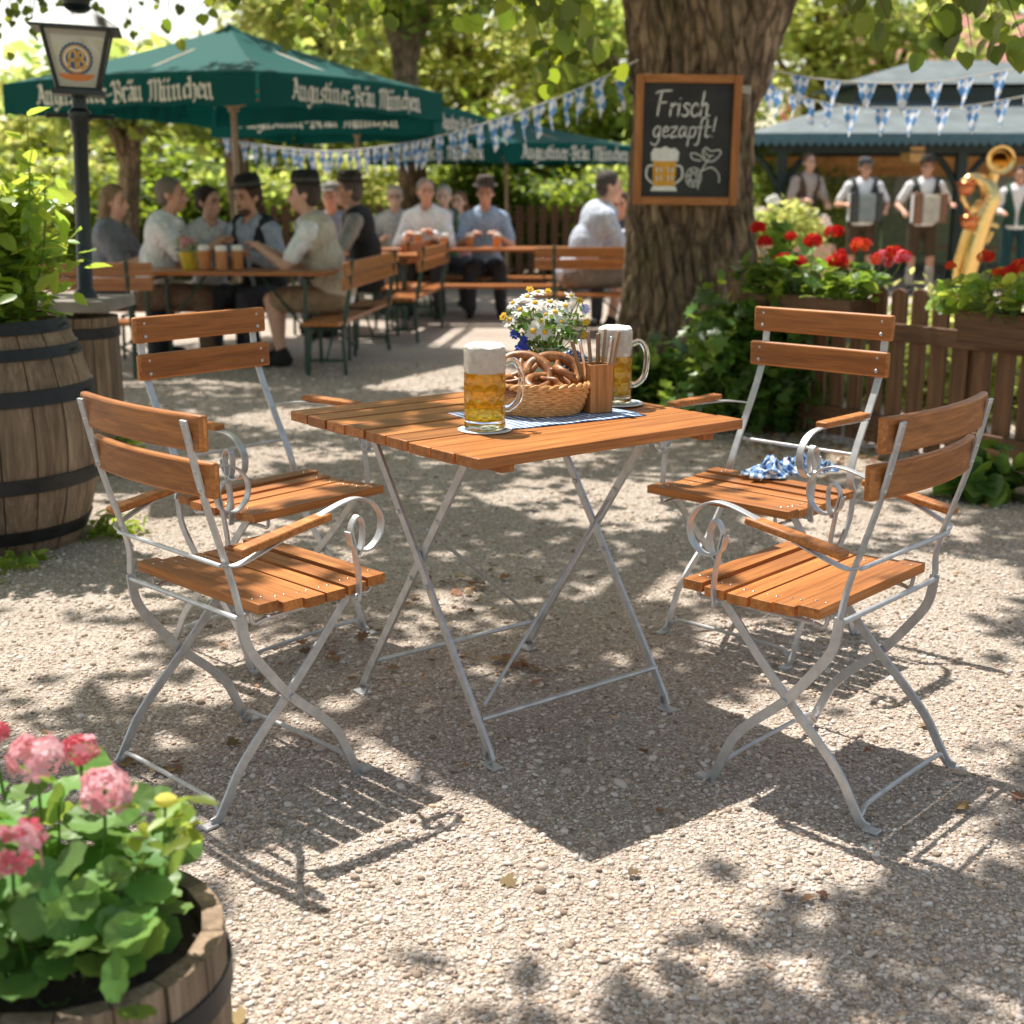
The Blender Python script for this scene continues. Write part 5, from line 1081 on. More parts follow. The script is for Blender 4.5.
def person(label, loc, rz, sit=True, skin='a', shirt=(.7, .7, .7), sleeve='short', vest=None, pants=(.05, .05, .06), shorts=False, hat=None, hair=(.1, .07, .05), style='short', hl=(.12, .36, 0.755), hr=(-.12, .36, 0.755), lean=.05, turn=0, nod=0, beard=None, glasses=False, sc=1.0, socks=None, shoes=(.02, .018, .016), group='guests at the beer tables', sx=1.0, strap=None):
    t = thing('person', label, 'person', loc, rz, group, sc); ms = SK(skin)
    zp_ = .49 if sit else .95; top = zp_+(.50 if sit else .52); ch = Vector((0, lean*.75, top-.12)); nk = Vector((0, lean+.01, top)); hc = Vector((0, lean+.035, top+.155))
    sh = [Vector((s*.165*sx, lean*.95, top-.075)) for s in (1, -1)]; hd_ = [Vector(hl), Vector(hr)]
    el, wr = [], []
    for k in (0, 1):
        e, w_ = ik(sh[k], hd_[k], .285, .255, ((.6, -.35, -.9) if k == 0 else (-.6, -.35, -.9))); el.append(e); wr.append(w_)
    hip = [Vector((s*.095, .0, zp_-.04)) for s in (1, -1)]
    if sit: kn = [Vector((s*.14, .42, .455)) for s in (1, -1)]; an = [Vector((.14, .43, .09)), Vector((-.15, .36, .09))]; 
    else: kn = [Vector((.11, .02, .50)), Vector((-.12, .05, .50))]; an = [Vector((.12, -.01, .08)), Vector((-.14, .03, .08))]
    RH = Matrix.Rotation(turn, 3, 'Z') @ Matrix.Rotation(-nod, 3, 'X'); hp = lambda x, y, z: hc+RH @ Vector((x, y, z))
    def limb(m, A, B, C, r, g=0): m.cap(A, B, r[0]+g, r[1]+g); m.cap(B, C, r[1]+g, r[2]+g)
    def torso(m, g=0):
        m.ell((0, 0, zp_), (.165*sx+g, .125+g, .13+g), 16); m.ell((0, lean*.4, zp_+.2), (.155*sx+g, .115+g, .17+g), 16); m.ell(ch, (.175*sx+g, .12+g, .17+g), 16)
        for k in (0, 1): m.cap(ch+Vector((0, 0, .09)), sh[k], .075+g, .062+g)
    b = MB(); torso(b); b.cap(ch+Vector((0, 0, .1)), nk+Vector((0, .015, .06)), .062, .052)
    b.ell(hp(0, -.012, .028), (.074, .094, .09), 18, R=RH); b.ell(hp(0, .02, -.045), (.056, .068, .068), 16, R=RH); b.ell(hp(0, .05, -.085), (.03, .03, .026), 10, R=RH)
    b.cap(hp(0, .082, .012), hp(0, .108, -.028), .010, .015); b.ell(hp(0, .083, -.062), (.026, .014, .010), 8, R=RH); b.ell(hp(0, .078, .032), (.05, .016, .012), 8, R=RH)
    for s in (1, -1): b.ell(hp(s*.077, -.012, -.005), (.010, .022, .032), 8, R=RH); b.ell(hp(s*.042, .055, -.028), (.022, .026, .024), 8, R=RH)
    for k in (0, 1):
        limb(b, sh[k], el[k], wr[k], (.052, .042, .028)); d = (wr[k]-el[k]).normalized(); sd = d.cross(Vector((0, 0, 1))).normalized(); up = sd.cross(d); s = 1 if k == 0 else -1
        pm = wr[k]+d*.05; b.cap(wr[k], pm, .027, .033)
        for f in range(4):
            o = sd*((f-1.5)*.021); L = (.062, .072, .068, .052)[f if s < 0 else 3-f]; p1 = pm+o+d*.035; p2 = p1+d*L*.6-up*.016; b.cap(pm+o, p1, .010, .010); b.cap(p1, p2, .010, .009); b.cap(p2, p2-up*.026+d*.008, .009, .008)
        th_ = pm-sd*s*.028*-1 if False else pm+sd*(.032*(-s)); b.cap(wr[k]+sd*(-s)*.012, th_, .013, .011); b.cap(th_, th_+d*.04-up*.012, .011, .009)
        limb(b, hip[k], kn[k], an[k], (.085, .056, .038)); b.cap(an[k]+Vector((0, -.03, -.045)), an[k]+Vector((0, .13, -.055)), .035, .03)
    remesh(b, 'body', ms, t, .0105)
    m = MB(); torso(m, .014)
    for k in (0, 1):
        if sleeve == 'long': limb(m, sh[k], el[k], el[k].lerp(wr[k], .93), (.052, .042, .031), .014)
        else: m.cap(sh[k], sh[k].lerp(el[k], .72), .068, .063)
    lo_ = zp_-.06; remesh(m, 'shirt', cloth(shirt), t, .014, 5, lambda c: c.z < lo_ or (c-nk).length < .075)
    m = MB()
    for s in (1, -1): m.bar(cat([nk+Vector((0, -.055, .03)), nk+Vector((s*.06, .0, .025)), nk+Vector((s*.03, .075, -.025)), nk+Vector((s*.055, .085, -.07))], 4), .035, .006, (0, .3, 1))
    m.build('collar', cloth(tuple(min(.85, x*1.05) for x in shirt)), t)
    if vest:
        m = MB(); m.ell((0, lean*.4, zp_+.2), (.178*sx, .139, .19), 18); m.ell(ch, (.197*sx, .143, .185), 18); m.ell((0, 0, zp_+.03), (.186*sx, .146, .14), 18)
        for k in (0, 1): m.cap(ch+Vector((0, 0, .09)), ch.lerp(sh[k], .62)+Vector((0, 0, .06)), .098, .085)
        remesh(m, 'vest', cloth(vest), t, .014, 4, lambda c: c.z < zp_-.02 or (c.y > lean*.6+.04 and abs(c.x) < (.018+.27*max(0, c.z-zp_-.16))) or (c-nk).length < .09)
    if strap:
        m = MB()
        for s in (1, -1): m.bar(cat([ch+Vector((s*.07, -.15, .02)), ch+Vector((s*.085, -.08, .16)), ch+Vector((s*.085, .05, .165)), ch+Vector((s*.075, .15, .02)), Vector((s*.07, .155, zp_+.12))], 5), .035, .006, (1, 0, 0))
        m.build('braces', cloth(strap), t)
    m = MB(); m.ell((0, 0, zp_-.0), (.178*sx, .138, .125), 16)
    for k in (0, 1):
        if shorts: m.cap(hip[k], kn[k].lerp(hip[k], .12), .10, .083)
        else: limb(m, hip[k], kn[k], an[k]+Vector((0, 0, .0)), (.085, .058, .044), .015)
    remesh(m, 'trousers', cloth(pants), t, .014, 4, lambda c: c.z > zp_+.075)
    for k in (0, 1):
        m = MB(); m.cap(an[k]+Vector((0, -.035, -.042)), an[k]+Vector((0, .145, -.055)), .043, .037); m.cap(an[k]+Vector((0, 0, .02)), an[k]+Vector((0, -.01, -.03)), .045, .046)
        remesh(m, 'shoe', cloth(shoes), t, .012, 3, lambda c: c.z < .003)
    if socks:
        for k in (0, 1):
            m = MB(); m.cap(an[k]+(kn[k]-an[k])*.12, an[k].lerp(kn[k], .62), .047, .060)
            remesh(m, 'sock', cloth(socks), t, .014, 3)
    mh = cloth(hair); m = MB()
    if style != 'bald':
        m.ell(hp(0, -.026, .045), (.083, .096, .086), 16, R=RH); m.ell(hp(0, -.055, -.005), (.078, .062, .075), 14, R=RH)
        for s in (1, -1): m.ell(hp(s*.066, .0, .028), (.018, .032, .04), 8, R=RH)
        if style == 'long':
            for s in (1, -1): m.cap(hp(s*.066, -.03, .03), hp(s*.07, -.055, -.17), .034, .030)
            m.cap(hp(0, -.075, .03), hp(0, -.095, -.18), .06, .055)
        if style == 'bun': m.ell(hp(0, -.115, .05), (.045, .045, .045), 10)
        hz = hp(0, 0, 0); inv = RH.transposed()
        remesh(m, 'hair', mh, t, .010, 2, lambda c: (lambda q: q.y > .045 and q.z < .062)(inv @ (c-hz)))
    if beard:
        m = MB(); m.ell(hp(0, .092, -.045), (.034, .012, .010), 8, R=RH); m.ell(hp(0, .045, -.085), (.052, .05, .036), 12, R=RH); remesh(m, 'beard', cloth(beard), t, .008, 2)
    m = MB()
    for s in (1, -1): m.ell(hp(s*.031, .0835, .008), (.012, .006, .007), 8, R=RH)
    ey = m.build('eyes', plain('eye_dark', (.03, .02, .015), .2, 0, .1), t); m = MB()
    for s in (1, -1): m.bar([hp(s*.015, .093, .028), hp(s*.033, .092, .034), hp(s*.052, .082, .026)], .010, .006, (0, 0, 1))
    m.build('eyebrows', mh, t)
    if glasses:
        m = MB()
        for s in (1, -1): m.tube([hp(s*.032+.022*math.cos(a), .104, .006+.018*math.sin(a)) for a in [2*PI*i/12 for i in range(12)]], .0025, 5, closed=True); m.tube([hp(s*.054, .1, .01), hp(s*.078, 0, .012)], .002, 4)
        m.build('glasses', IRON, t)
    if hat:
        col, kind = hat; h = MB(); q = hp(0, -.012, .075)
        pr = [(.128, .005), (.13, .012), (.092, .012), (.094, .02), (.088, .075), (.07, .098), (.03, .092), (.001, .088)] if kind == 'felt' else [(.094, -.005), (.098, .03), (.085, .055), (.05, .07), (.001, .074)]
        h.lathe([(.001, .0)]+pr, 24); h.v = [tuple(q+RH @ Vector((x*.93, y*1.08, z))) for x, y, z in h.v]
        if kind == 'cap': h.poly([q+RH @ Vector(p) for p in ((-.07, .07, .0), (.07, .07, .0), (.055, .145, -.012), (-.055, .145, -.012))], (0, 0, .008))
        ho = h.build('hat', cloth(col), t)
        if kind == 'felt':
            h = MB(); h.lathe([(.0945, .013), (.096, .016), (.093, .04), (.0905, .042)], 24); h.v = [tuple(q+RH @ Vector((x*.93, y*1.08, z))) for x, y, z in h.v]; h.build('hat_band', cloth((.10, .09, .07)), ho)
    return t
def face(dx, dy): return math.atan2(dy, dx)-PI/2       # rotation so that the person's +Y looks along (dx,dy)
GREY = (.5, .48, .45); W1 = (.93, .92, .90); BLKV = (.018, .017, .018)
d = T1.y+.55
person('woman with long ash-blond hair in grey T-shirt, leftmost at the large parasol table', at(112, d+.1, 0), face(1, -.15), skin='a', shirt=(.22, .23, .26), pants=(.03, .03, .04), hair=(.26, .17, .09), style='long', lean=.08, turn=-.2, nod=.08, hl=(.05, .40, 0.775), hr=(-.12, .42, 0.755), sc=1.04, sx=.92)
person('grey haired man in a white short-sleeved shirt seated in profile beside the blond woman', at(155, d-.05, 0), face(1, -.05), skin='b', shirt=W1, pants=(.16, .10, .06), hair=(.20, .165, .13), lean=.16, hl=(.0, .48, 0.815), hr=(-.14, .46, 0.795), sc=1.08)
person('dark haired woman in a white blouse behind the three beer mugs', at(213, d+.35, 0), face(.45, -.9), skin='a', shirt=(.78, .76, .78), hair=(.045, .022, .016), style='bun', lean=.1, turn=.5, nod=.1, hl=(.14, .32, 0.755), hr=(-.14, .36, 0.755), sc=1.03, sx=.9)
person('bearded man in black hat and dark vest behind the table, facing the viewer', at(268, d+.25, 0), face(-.45, -.9), skin='b', shirt=(.46, .5, .6), sleeve='long', vest=(.02, .025, .025), hat=((.012, .012, .012), 'felt'), hair=(.08, .05, .03), beard=(.12, .07, .04), lean=.12, turn=-.25, nod=.12, hl=(.12, .34, 0.755), hr=(-.14, .34, 0.755), sc=1.06)
person('man in black hat, beige vest and khaki shorts seated in profile on the right bench', at(338, 9.95, 0), face(-1, .02), skin='a', shirt=W1, vest=(.60, .53, .42), pants=(.34, .24, .14), shorts=True, hat=((.012, .012, .012), 'felt'), hair=(.07, .05, .04), lean=.16, hl=(.06, .46, 0.775), hr=(-.10, .48, 0.795), sc=1.08)
person('man in a flat grey cap behind the two hat wearers', at(338, 13.0, 0), face(-.2, -1), skin='b', shirt=(.30, .33, .45), hat=((.28, .26, .23), 'cap'), hair=(.3, .28, .26), sc=1.05)
person('man in dark felt hat and black vest with grey sleeves seated in profile', at(374, 11.95, 0), face(-1, -.1), skin='b', shirt=(.36, .34, .30), vest=BLKV, hat=((.04, .032, .025), 'felt'), hair=(.12, .1, .08), pants=(.03, .03, .03), lean=.14, hl=(.08, .42, 0.775), hr=(-.10, .44, 0.775), sc=1.1)
person('white haired woman with glasses at the middle table', at(397, 14.4, 0), face(.1, -1), skin='c', shirt=(.55, .53, .5), hair=(.48, .42, .32), glasses=True, sc=1.05, sx=.95)
person('grey haired man in a white long-sleeved shirt holding his beer', at(430, 14.0, 0), face(-.1, -1), skin='b', shirt=(.93, .92, .9), sleeve='long', hair=(.30, .25, .19), style='short', lean=.1, turn=.35, hl=(.14, .36, 0.755), hr=(-.10, .40, 0.775), sc=1.1)
person('white haired man in a green vest behind the man in the white shirt', at(443, 14.9, 0), face(.3, -1), skin='c', shirt=(.4, .4, .4), vest=(.05, .1, .05), hair=(.45, .41, .35), turn=-.4, sc=1.05)
person('man in brown hat and pale blue shirt rightmost at the middle table', at(486, 14.2, 0), face(0, -1), skin='b', shirt=(.36, .47, .62), hat=((.06, .035, .025), 'felt'), hair=(.1, .06, .04), lean=.1, hl=(.12, .38, 0.765), hr=(-.12, .38, 0.765), nod=.15, sc=1.08)
person('dark haired man in a pale blue long-sleeved shirt leaning on the table beside the tree', at(571, 12.1, 0), face(1, .15), skin='a', shirt=(.55, .60, .70), sleeve='long', pants=(.2, .17, .14), shorts=True, hair=(.075, .06, .05), lean=.26, hl=(.02, .50, 0.815), hr=(-.12, .48, 0.795), nod=.1, sc=1.14)
person('woman in a pink blouse far behind the middle table', at(462, 15.6, 0), face(-.3, -1), skin='c', shirt=(.6, .32, .32), hair=(.2, .1, .05), style='long', sc=1.0, sx=.9)
person('man in a red-brown pullover at the far left of the middle table', at(352, 14.6, 0), face(.5, -1), skin='b', shirt=(.3, .1, .06), sleeve='long', hair=(.08, .06, .05), sc=1.05, turn=.3)
person('guest in a dark jacket half hidden behind the leaning man', at(620, 13.25, 0), face(-.3, -1), skin='b', shirt=(.08, .09, .12), sleeve='long', hair=(.1, .07, .05), nod=.2, sc=1.0)

#@@PAVILION
# ---------------------------------------------------------------- band pavilion
PV = Vector((6.55, 20.5, 0)); pv = thing('pavilion', 'open bandstand with green-grey hipped roof, dark posts and ochre beams behind the fence', 'pavilion', PV)
ROOF = plain('patinated_roof', (.12, .15, .15), .75, 0, .35, 3, .2); DKG = plain('dark_green_paint', (.012, .03, .026), .5, 0, .3); OCH = plain('ochre_wood', (.78, .38, .12), .6, 0, .25); PANG = plain('green_panel', (.26, .30, .17), .6, 0, .3); ARCH = plain('arch_glass', (.30, .33, .26), .3, 0, .3, 4)
hx, hy, ez, az = 3.4, 2.6, 1.99, 2.75
m = MB(); e = [Vector((sx*hx, sy*hy, ez)) for sx, sy in ((-1, -1), (1, -1), (1, 1), (-1, 1))]; r1 = [Vector((sx*1.7, sy*.9, az-.25)) for sx, sy in ((-1, -1), (1, -1), (1, 1), (-1, 1))]
m.add(e+r1, [(k, (k+1) % 4, 4+(k+1) % 4, 4+k) for k in range(4)]+[(4, 5, 6, 7)])
m.build('roof', ROOF, pv, ang=10)
m = MB(); r2 = [Vector((p.x, p.y, az-.05)) for p in r1]; r3 = [Vector((p.x*1.15, p.y*1.2, az-.02)) for p in r1]; tp = [Vector((-.6, 0, az+.38)), Vector((.6, 0, az+.38))]
for a, b in ((0, 1), (1, 2), (2, 3), (3, 0)): m.add([r1[a], r1[b], r2[b], r2[a]], [(0, 1, 2, 3)])
m.build('lantern_band', DKG, pv)
m = MB(); m.add(r3+tp, [(0, 1, 5, 4), (1, 2, 5), (2, 3, 4, 5), (3, 0, 4), (3, 2, 1, 0)]); m.build('roof_top', ROOF, pv, ang=10)
m = MB(); n = 60
for k in range(4):
    a, b = e[k], e[(k+1) % 4]
    for i in range(n):
        p, q = a.lerp(b, i/n), a.lerp(b, (i+1)/n); mid = (p+q)/2; m.add([p+Vector((0, 0, .01)), q+Vector((0, 0, .01)), q-Vector((0, 0, .10)), mid-Vector((0, 0, .16)), p-Vector((0, 0, .10))], [(0, 1, 2, 3, 4)])
m.build('valance', plain('valance_teal', (.055, .13, .16), .6, 0, .2), pv, smooth=False)
for i, (x, y) in enumerate(((-2.95, -2.2), (-.55, -2.2), (1.6, -2.2), (-2.95, 2.2), (2.95, -2.2), (2.95, 2.2))):
    m = MB(); m.box((x, y, ez/2), (.13, .13, ez)); 
    for s in (-1, 1):
        if y < 0: m.tube(cat([(x, y, ez-.75), (x+s*.25, y, ez-.35), (x+s*.62, y, ez-.12)], 5), .045, 6)
    m.build('post', DKG, pv)
m = MB(); m.box((0, -2.2, ez-.13), (6.2, .12, .2)); m.box((0, 2.2, ez-.13), (6.2, .12, .2)); m.box((-2.95, 0, ez-.13), (.12, 4.2, .2)); m.build('beam', DKG, pv)
m = MB(); m.box((0, 2.1, ez-.36), (5.7, .06, .26)); m.box((0, -.2, ez-.3), (5.7, .1, .14)); m.build('ochre_beam', OCH, pv)
for k in range(7):
    x = -2.45+.82*k; m = MB(); m.box((x, 2.12, .86), (.78, .05, 1.64)); w_ = m.build('back_panel', PANG, pv); m = MB(); m.poly([(x-.24, 2.08, .9), (x+.24, 2.08, .9), (x+.24, 2.08, 1.35)]+[(x+.24*math.cos(a), 2.08, 1.35+.24*math.sin(a)) for a in [PI*i/8 for i in range(1, 8)]]+[(x-.24, 2.08, 1.35)], (0, .01, 0)); m.build('arched_window', ARCH, w_)
m = MB(); m.box((0, 0, .04), (6.3, 4.8, .08)); m.build('floor', STONE, pv)
hl_ = thing('hanging_lantern', 'amber lantern hanging from the pavilion beam above the middle accordion player', 'lantern', atp(914, 152, 18.4)); am = plain('amber_glass', (.72, .42, .15), .35, 0, .15)
m = MB(); m.lathe([(.05, -.17), (.17, -.13), (.19, .06), (.001, .2)], 6); m.build('shade', am, hl_, ang=20); m = MB(); m.tube([(0, 0, .2), (0, 0, PV.z+1.95-hl_.location.z-.1)], .012, 6); m.build('chain', IRON, hl_)
bench('bench standing inside the pavilion behind the band', PV+Vector((.2, -.6, .08)), 0, 2.2)
ba = 17.0; LEATHER = (.085, .055, .03)
mus = dict(sit=False, sleeve='short', pants=LEATHER, shorts=True, strap=None, group='brass band musicians', sx=1.15, sc=.95)
pa = at(857, ba+.3); person('accordion player in grey cap and dark vest at the left of the band', pa, face(-.1, -1), skin='b', shirt=W1, vest=(.05, .06, .05), hat=((.07, .07, .07), 'cap'), hair=(.1, .08, .06), hl=(.26, .25, 1.16), hr=(-.27, .24, 1.10), lean=.05, turn=.3, nod=.1, **mus)
pb = at(917, ba); person('accordion player in dark hat and leather shorts in the middle of the band', pb, face(-.05, -1), skin='b', shirt=W1, vest=(.05, .06, .045), hat=((.03, .025, .02), 'felt'), hair=(.1, .07, .05), hl=(.31, .24, 1.08), hr=(-.31, .25, 1.16), lean=.03, turn=-.15, socks=(.5, .47, .4), **mus)
pd_ = at(1010, ba+.15); person('dark haired musician in green vest behind the big brass instrument', pd_, face(-.35, -1), skin='b', shirt=W1, vest=(.02, .08, .05), hair=(.03, .02, .015), hl=(.2, .3, 1.12), hr=(-.22, .36, 1.16), lean=.04, sit=False, sleeve='long', pants=(.01, .06, .07), sx=1.1, sc=.90, nod=.2, group='brass band musicians')
person('musician in white shirt at the far left of the pavilion, half hidden', at(800, ba+1.0), face(.3, -1), skin='a', shirt=(.5, .42, .36), sleeve='short', sit=False, vest=(.10, .06, .04), pants=LEATHER, hair=(.16, .1, .06), hl=(.2, .36, 1.15), hr=(-.14, .36, 1.1), group='brass band musicians')
def accordion(label, c, rz, col, bel):
    t = thing('accordion', label, 'accordion', c, rz, 'accordions of the band'); m = MB(); m.box((.15, 0, 0), (.10, .19, .38)); m.build('keyboard_case', col, t, bev=.015); m = MB(); m.box((-.16, 0, 0), (.09, .19, .36)); m.build('bass_case', col, t, bev=.015)
    m = MB()
    for k in range(9): m.box((-.105+.0255*k, 0, 0), (.022 if k % 2 else .016, .17 if k % 2 else .15, .34 if k % 2 else .31))
    m.build('bellows', bel, t); m = MB(); m.box((.212, .03, 0), (.02, .06, .34)); m.build('keys', WHITE, t, bev=.002)
accordion('small dark accordion with silver bellows held by the man in the cap', pa+Vector((-.03, -.26, 1.07)), PI, plain('accordion_black', (.03, .035, .035), .25), plain('bellows_silver', (.32, .36, .36), .4)); accordion('wide brown accordion with pale bellows held by the man in leather shorts', pb+Vector((-.01, -.27, 1.06)), PI, plain('accordion_brown', (.20, .085, .04), .25), plain('bellows_cream', (.6, .56, .46), .5))
tu = thing('brass_instrument', 'large golden saxophone-like brass horn with upturned bell in front of the green vested musician', 'brass horn', at(985, ba-.35)); T0 = Vector(tu.location)
W = lambda px, py, dy=0: atp(px, py, T0.y+dy)-T0
body = cat([W(935, 300), W(944, 312), W(958, 300), W(968, 262), W(980, 222), W(990, 198), W(985, 184), W(972, 178), W(962, 182)], 7)
m = MB(); L = len(body); m.tube(body, list(np.interp(np.linspace(0, 1, L), [0, .15, .4, .62, .75, .85, 1], [.08, .12, .15, .13, .095, .06, .03])), 16); m.build('body', BRASS, tu)
m = MB(); bl = cat([W(986, 200, .05), W(992, 180, .05), W(997, 163, .02), W(1000, 160, -.05), W(1001, 160, -.10)], 6); m.tube(bl, list(np.interp(np.linspace(0, 1, len(bl)), [0, .4, .7, .9, 1], [.055, .07, .10, .14, .17])), 20, cap=False); m.build('bell', BRASS, tu)
m = MB(); m.tube(cat([W(990, 196), W(975, 180), W(962, 190), W(966, 206), W(973, 215), W(968, 224), W(976, 222), W(998, 226)], 6), .03, 10); m.tube(cat([W(968, 226), W(970, 240), W(985, 243), W(992, 232)], 6), .025, 8); m.build('crook', BRASS, tu)
for q in (W(966, 188, -.1), W(968, 222, -.1)): m = MB(); m.ell(q, (.10, .10, .10), 16); m.lathe([(.05, .0), (.10, .02), (.13, .07)], 16, q); m.build('key_cup', plain('copper_cup', (.62, .22, .09), .3, .9), tu)
m = MB()
for k in range(6): p = body[26+k*2]; m.ell(p+Vector((-.05, -.13, 0)), (.035, .02, .035), 10)
m.build('key', BRASS, tu)
for k in range(3):
    m = MB(); a_, b_ = body[14+k*3], body[26+k*3]; o_ = Vector((-.13-.03*k, -.10, .02)); m.tube(cat([a_, a_+o_, b_+o_, b_], 6), .018, 8); m.build('valve_tube', BRASS, tu)
tp_ = thing('terracotta_planter', 'pale terracotta tub with white and pink flowers left of the pavilion', 'planter', at(783, 15.2)); m = MB(); m.lathe([(.001, 0), (.40, 0), (.48, .55), (.54, .56), (.54, .68), (.46, .68), (.44, .6), (.001, .58)], 28); m.build('tub', plain('pale_terracotta', (.55, .33, .22), .8, 0, .2), tp_)
n = 700; D = rng.normal(0, 1, (n, 3)); D /= np.linalg.norm(D, axis=1)[:, None]; D[:, 2] = np.abs(D[:, 2]); cloud('foliage', *OVAL, D*np.array((.46, .46, .55))*(rng.random((n, 1))**.3)+np.array((0, 0, .65)), rots(n, .9), rng.uniform(.07, .13, n), LEAF_YEL, tp_)
for k in range(11): a, u = rng.uniform(0, 2*PI), rng.uniform(.2, 1); s = math.sqrt(1-u*u); head(tp_, (.46*s*math.cos(a), .46*s*math.sin(a), .68+.55*u), .07, [[PETAL], [PETAL], [PINKL, PETAL]][k % 3], 14)

#@@BACK
# ---------------------------------------------------------------- houses, far fence, hedges, trees
def house(label, loc, rz, L, D, hw, hr, wall, roofm):
    t = thing('house', label, 'house', loc, rz, 'houses beyond the beer garden'); m = MB(); m.add([(sx*L/2, sy*D/2, z) for z in (0, hw) for sx, sy in ((-1, -1), (1, -1), (1, 1), (-1, 1))]+[(-L/2, 0, hr), (L/2, 0, hr)], [(0, 1, 5, 4), (2, 3, 7, 6), (1, 2, 6, 9, 5), (3, 0, 4, 8, 7)]); m.build('wall', wall, t, smooth=False)
    m = MB(); o = .35; k = (hr-hw)/(D/2)
    for s in (-1, 1): m.poly([(-L/2-o, s*(D/2+o), hw-o*k+.03), (L/2+o, s*(D/2+o), hw-o*k+.03), (L/2+o, 0, hr+.03), (-L/2-o, 0, hr+.03)], (0, 0, .12))
    m.build('roof', roofm, t, smooth=False)
    for i in range(4):
        x = -L/2+L*(i+.5)/4; m = MB(); m.box((x, -D/2-.02, hw*.55), (.9, .05, 1.1)); f = m.build('window', WHITE, t); m = MB(); m.box((x, -D/2-.05, hw*.55), (.76, .02, .96)); m.build('pane', plain('dark_pane', (.05, .06, .07), .1), f)
def tilemat():
    n = N('roof_tiles'); v = n.coord(scale=(4, 9, 9)); n.base(n.ramp(n.noise(v, 2, 4), (.3, (.36, .14, .10)), (.7, (.56, .27, .20)))); return n.done(.8)
TILE = tilemat(); house('house with a red tiled roof behind the pavilion at the right', at(975, 40), .15, 9, 7, 3.6, 6.0, plain('plaster_cream', (.65, .58, .45), .9), TILE); house('low pink house seen between lamp post and parasol at the left', at(60, 36), -.1, 7, 5, 1.6, 2.6, plain('plaster_pink', (.62, .36, .30), .9), TILE)
ff_ = thing('slat_fence', 'dark wooden slat fence far behind the beer tables', 'fence', at(430, 18.6), 0); x = -2.6
while x < 3.6: m = MB(); m.box((x, 0, .55), (.10, .03, 1.05)); m.build('picket', W_FENCE, ff_); x += .16
for z in (.25, .9): m = MB(); m.box((.5, .03, z), (6.3, .03, .08)); m.build('rail', W_RAIL, ff_)
LMATS = [LEAF_MID, LEAF_YEL, LEAF_DK]
def crown_mesh(name, n, K, ext, size, mat, par, seed, zc, cs=.34, T=LEAF4):
    r0 = np.random.default_rng(seed); D = r0.normal(0, 1, (K, 3)); D /= np.linalg.norm(D, axis=1)[:, None]; C = D*(r0.random(K)**.45)[:, None]*np.array(ext)
    idx = r0.integers(0, K, n); P = C[idx]+r0.normal(0, 1, (n, 3))*cs*np.array((1, 1, .6))*r0.uniform(.5, 1.2, K)[idx][:, None]; P[:, 2] += zc
    return cloud(name, *T, P, rots(n, .75), r0.uniform(*size, n), mat, par), C
def make_tree(label, loc, tall, zc, ext, mat, seed, n=9000, K=60, size=(.13, .24), lean=0, r=.2):
    t = thing('broadleaf_tree', label, 'tree', loc, 0, 'trees around the beer garden'); o, C = crown_mesh('crown', n, K, ext, size, mat, t, seed, zc)
    m = MB(); m.tube(cat([(0, 0, -.1), (0, 0, .5), (lean*.5, 0, zc*.6), (lean, 0, zc+ext[2]*.3)], 5), list(np.linspace(r*1.15, r*.45, 16)), 12)
    for c in C[:10]: m.tube(cat([(lean*.5, 0, zc*.6), Vector((lean, 0, zc)).lerp(Vector((*c[:2], c[2]+zc)), .5)-Vector((0, 0, .2)), (c[0], c[1], c[2]+zc)], 4), list(np.linspace(r*.4, .02, 9)), 6)
    m.build('trunk', BARK, t); return t
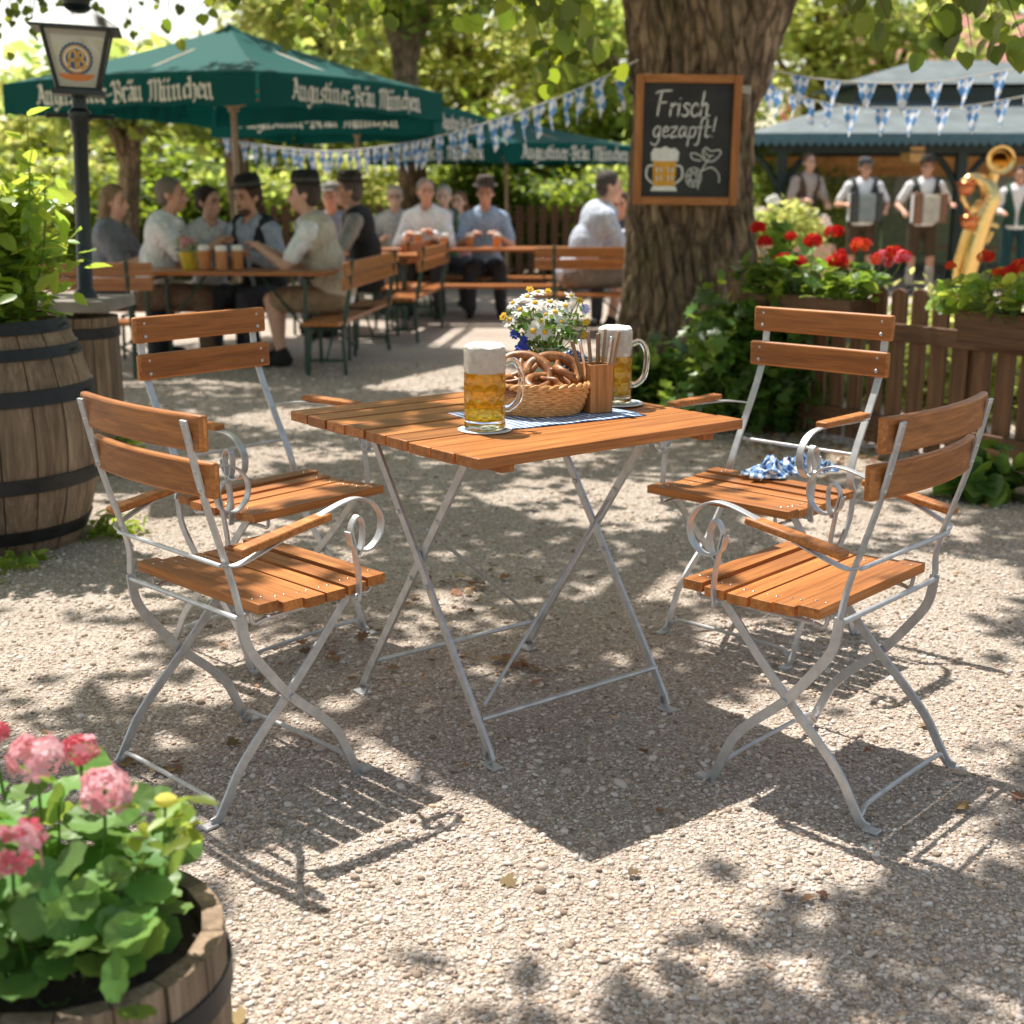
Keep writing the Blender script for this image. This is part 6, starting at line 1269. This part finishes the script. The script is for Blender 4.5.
tr_ = [('slender tree whose trunk shows under the parasol left of the white shirted man', 128, 17.5, 2.3, 2.5, (1.0, .9, .3), LEAF_MID, .20), ('brown trunked tree behind the parasol pole', 252, 18.5, 2.6, 2.6, (1.2, 1.0, .35), LEAF_MID, .24), ('tree with a leaning trunk right of the parasol pole', 312, 25, 5, 4.8, (2.2, 2.2, 1.7), LEAF_YEL, .2),
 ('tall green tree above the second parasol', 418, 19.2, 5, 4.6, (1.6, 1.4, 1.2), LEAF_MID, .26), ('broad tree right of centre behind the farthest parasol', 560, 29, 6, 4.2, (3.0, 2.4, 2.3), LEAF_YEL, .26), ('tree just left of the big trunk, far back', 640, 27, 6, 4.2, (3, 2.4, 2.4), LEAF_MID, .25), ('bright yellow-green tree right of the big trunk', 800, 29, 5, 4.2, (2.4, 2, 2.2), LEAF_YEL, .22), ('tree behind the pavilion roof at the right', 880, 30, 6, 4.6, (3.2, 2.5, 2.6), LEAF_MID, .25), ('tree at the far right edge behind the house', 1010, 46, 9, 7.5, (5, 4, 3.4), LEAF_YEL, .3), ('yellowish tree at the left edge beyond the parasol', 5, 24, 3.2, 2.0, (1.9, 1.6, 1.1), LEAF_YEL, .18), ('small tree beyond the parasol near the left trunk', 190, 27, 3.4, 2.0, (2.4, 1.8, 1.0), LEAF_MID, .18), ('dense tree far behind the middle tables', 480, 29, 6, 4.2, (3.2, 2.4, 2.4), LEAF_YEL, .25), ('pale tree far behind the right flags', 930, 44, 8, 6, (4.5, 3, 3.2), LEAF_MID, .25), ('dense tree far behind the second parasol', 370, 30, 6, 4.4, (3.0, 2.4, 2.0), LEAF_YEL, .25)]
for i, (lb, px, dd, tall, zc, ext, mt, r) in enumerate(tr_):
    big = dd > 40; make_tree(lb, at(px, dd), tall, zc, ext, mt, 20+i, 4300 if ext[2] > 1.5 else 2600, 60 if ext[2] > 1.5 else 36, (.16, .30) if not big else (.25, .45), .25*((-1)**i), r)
hs = []
for i in range(3):
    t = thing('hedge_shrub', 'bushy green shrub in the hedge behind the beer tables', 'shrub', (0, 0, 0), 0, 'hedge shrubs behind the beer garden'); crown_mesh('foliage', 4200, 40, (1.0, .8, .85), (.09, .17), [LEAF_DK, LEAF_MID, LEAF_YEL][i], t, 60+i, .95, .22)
    m = MB()
    for k in range(6): a = 2*PI*k/6; m.tube([(.05*math.cos(a), .05*math.sin(a), -.05), (.5*math.cos(a), .4*math.sin(a), 1.2)], [.03, .01], 6)
    m.build('stems', BARK, t); hs.append(t)
spots = [(px, 20.6+.8*math.sin(px*.05)+rng.normal(0, .3), rng.uniform(.7, 1.1)) for px in range(-30, 660, 34)]+[(px, 27+1.5*math.sin(px*.07), rng.uniform(1.3, 1.7)) for px in range(-40, 680, 52)]+[(px, 26.5, rng.uniform(1.0, 1.4)) for px in range(740, 1100, 48)]+[(px, 15.5+.02*(px-760), .55) for px in (752, 772)]+[(765, 19, .95), (790, 21, .95)]
for i, (px, dd, s) in enumerate(spots):
    k = int(rng.choice([0, 0, 1, 2])) if i % 2 else int(rng.choice([0, 0, 1, 2])); p = at(px, dd); lab_ = ['dark green shrub in the hedge row beyond the beer tables', 'mid green shrub in the hedge row beyond the beer tables', 'yellow-green sunlit shrub in the hedge row beyond the beer tables'][k]
    if hs[k].location.length < .01: hs[k].location = p; hs[k]['label'] = lab_; hs[k].scale = (s,)*3
    else: dup(hs[k], p, rng.uniform(0, 6), lab_, s)
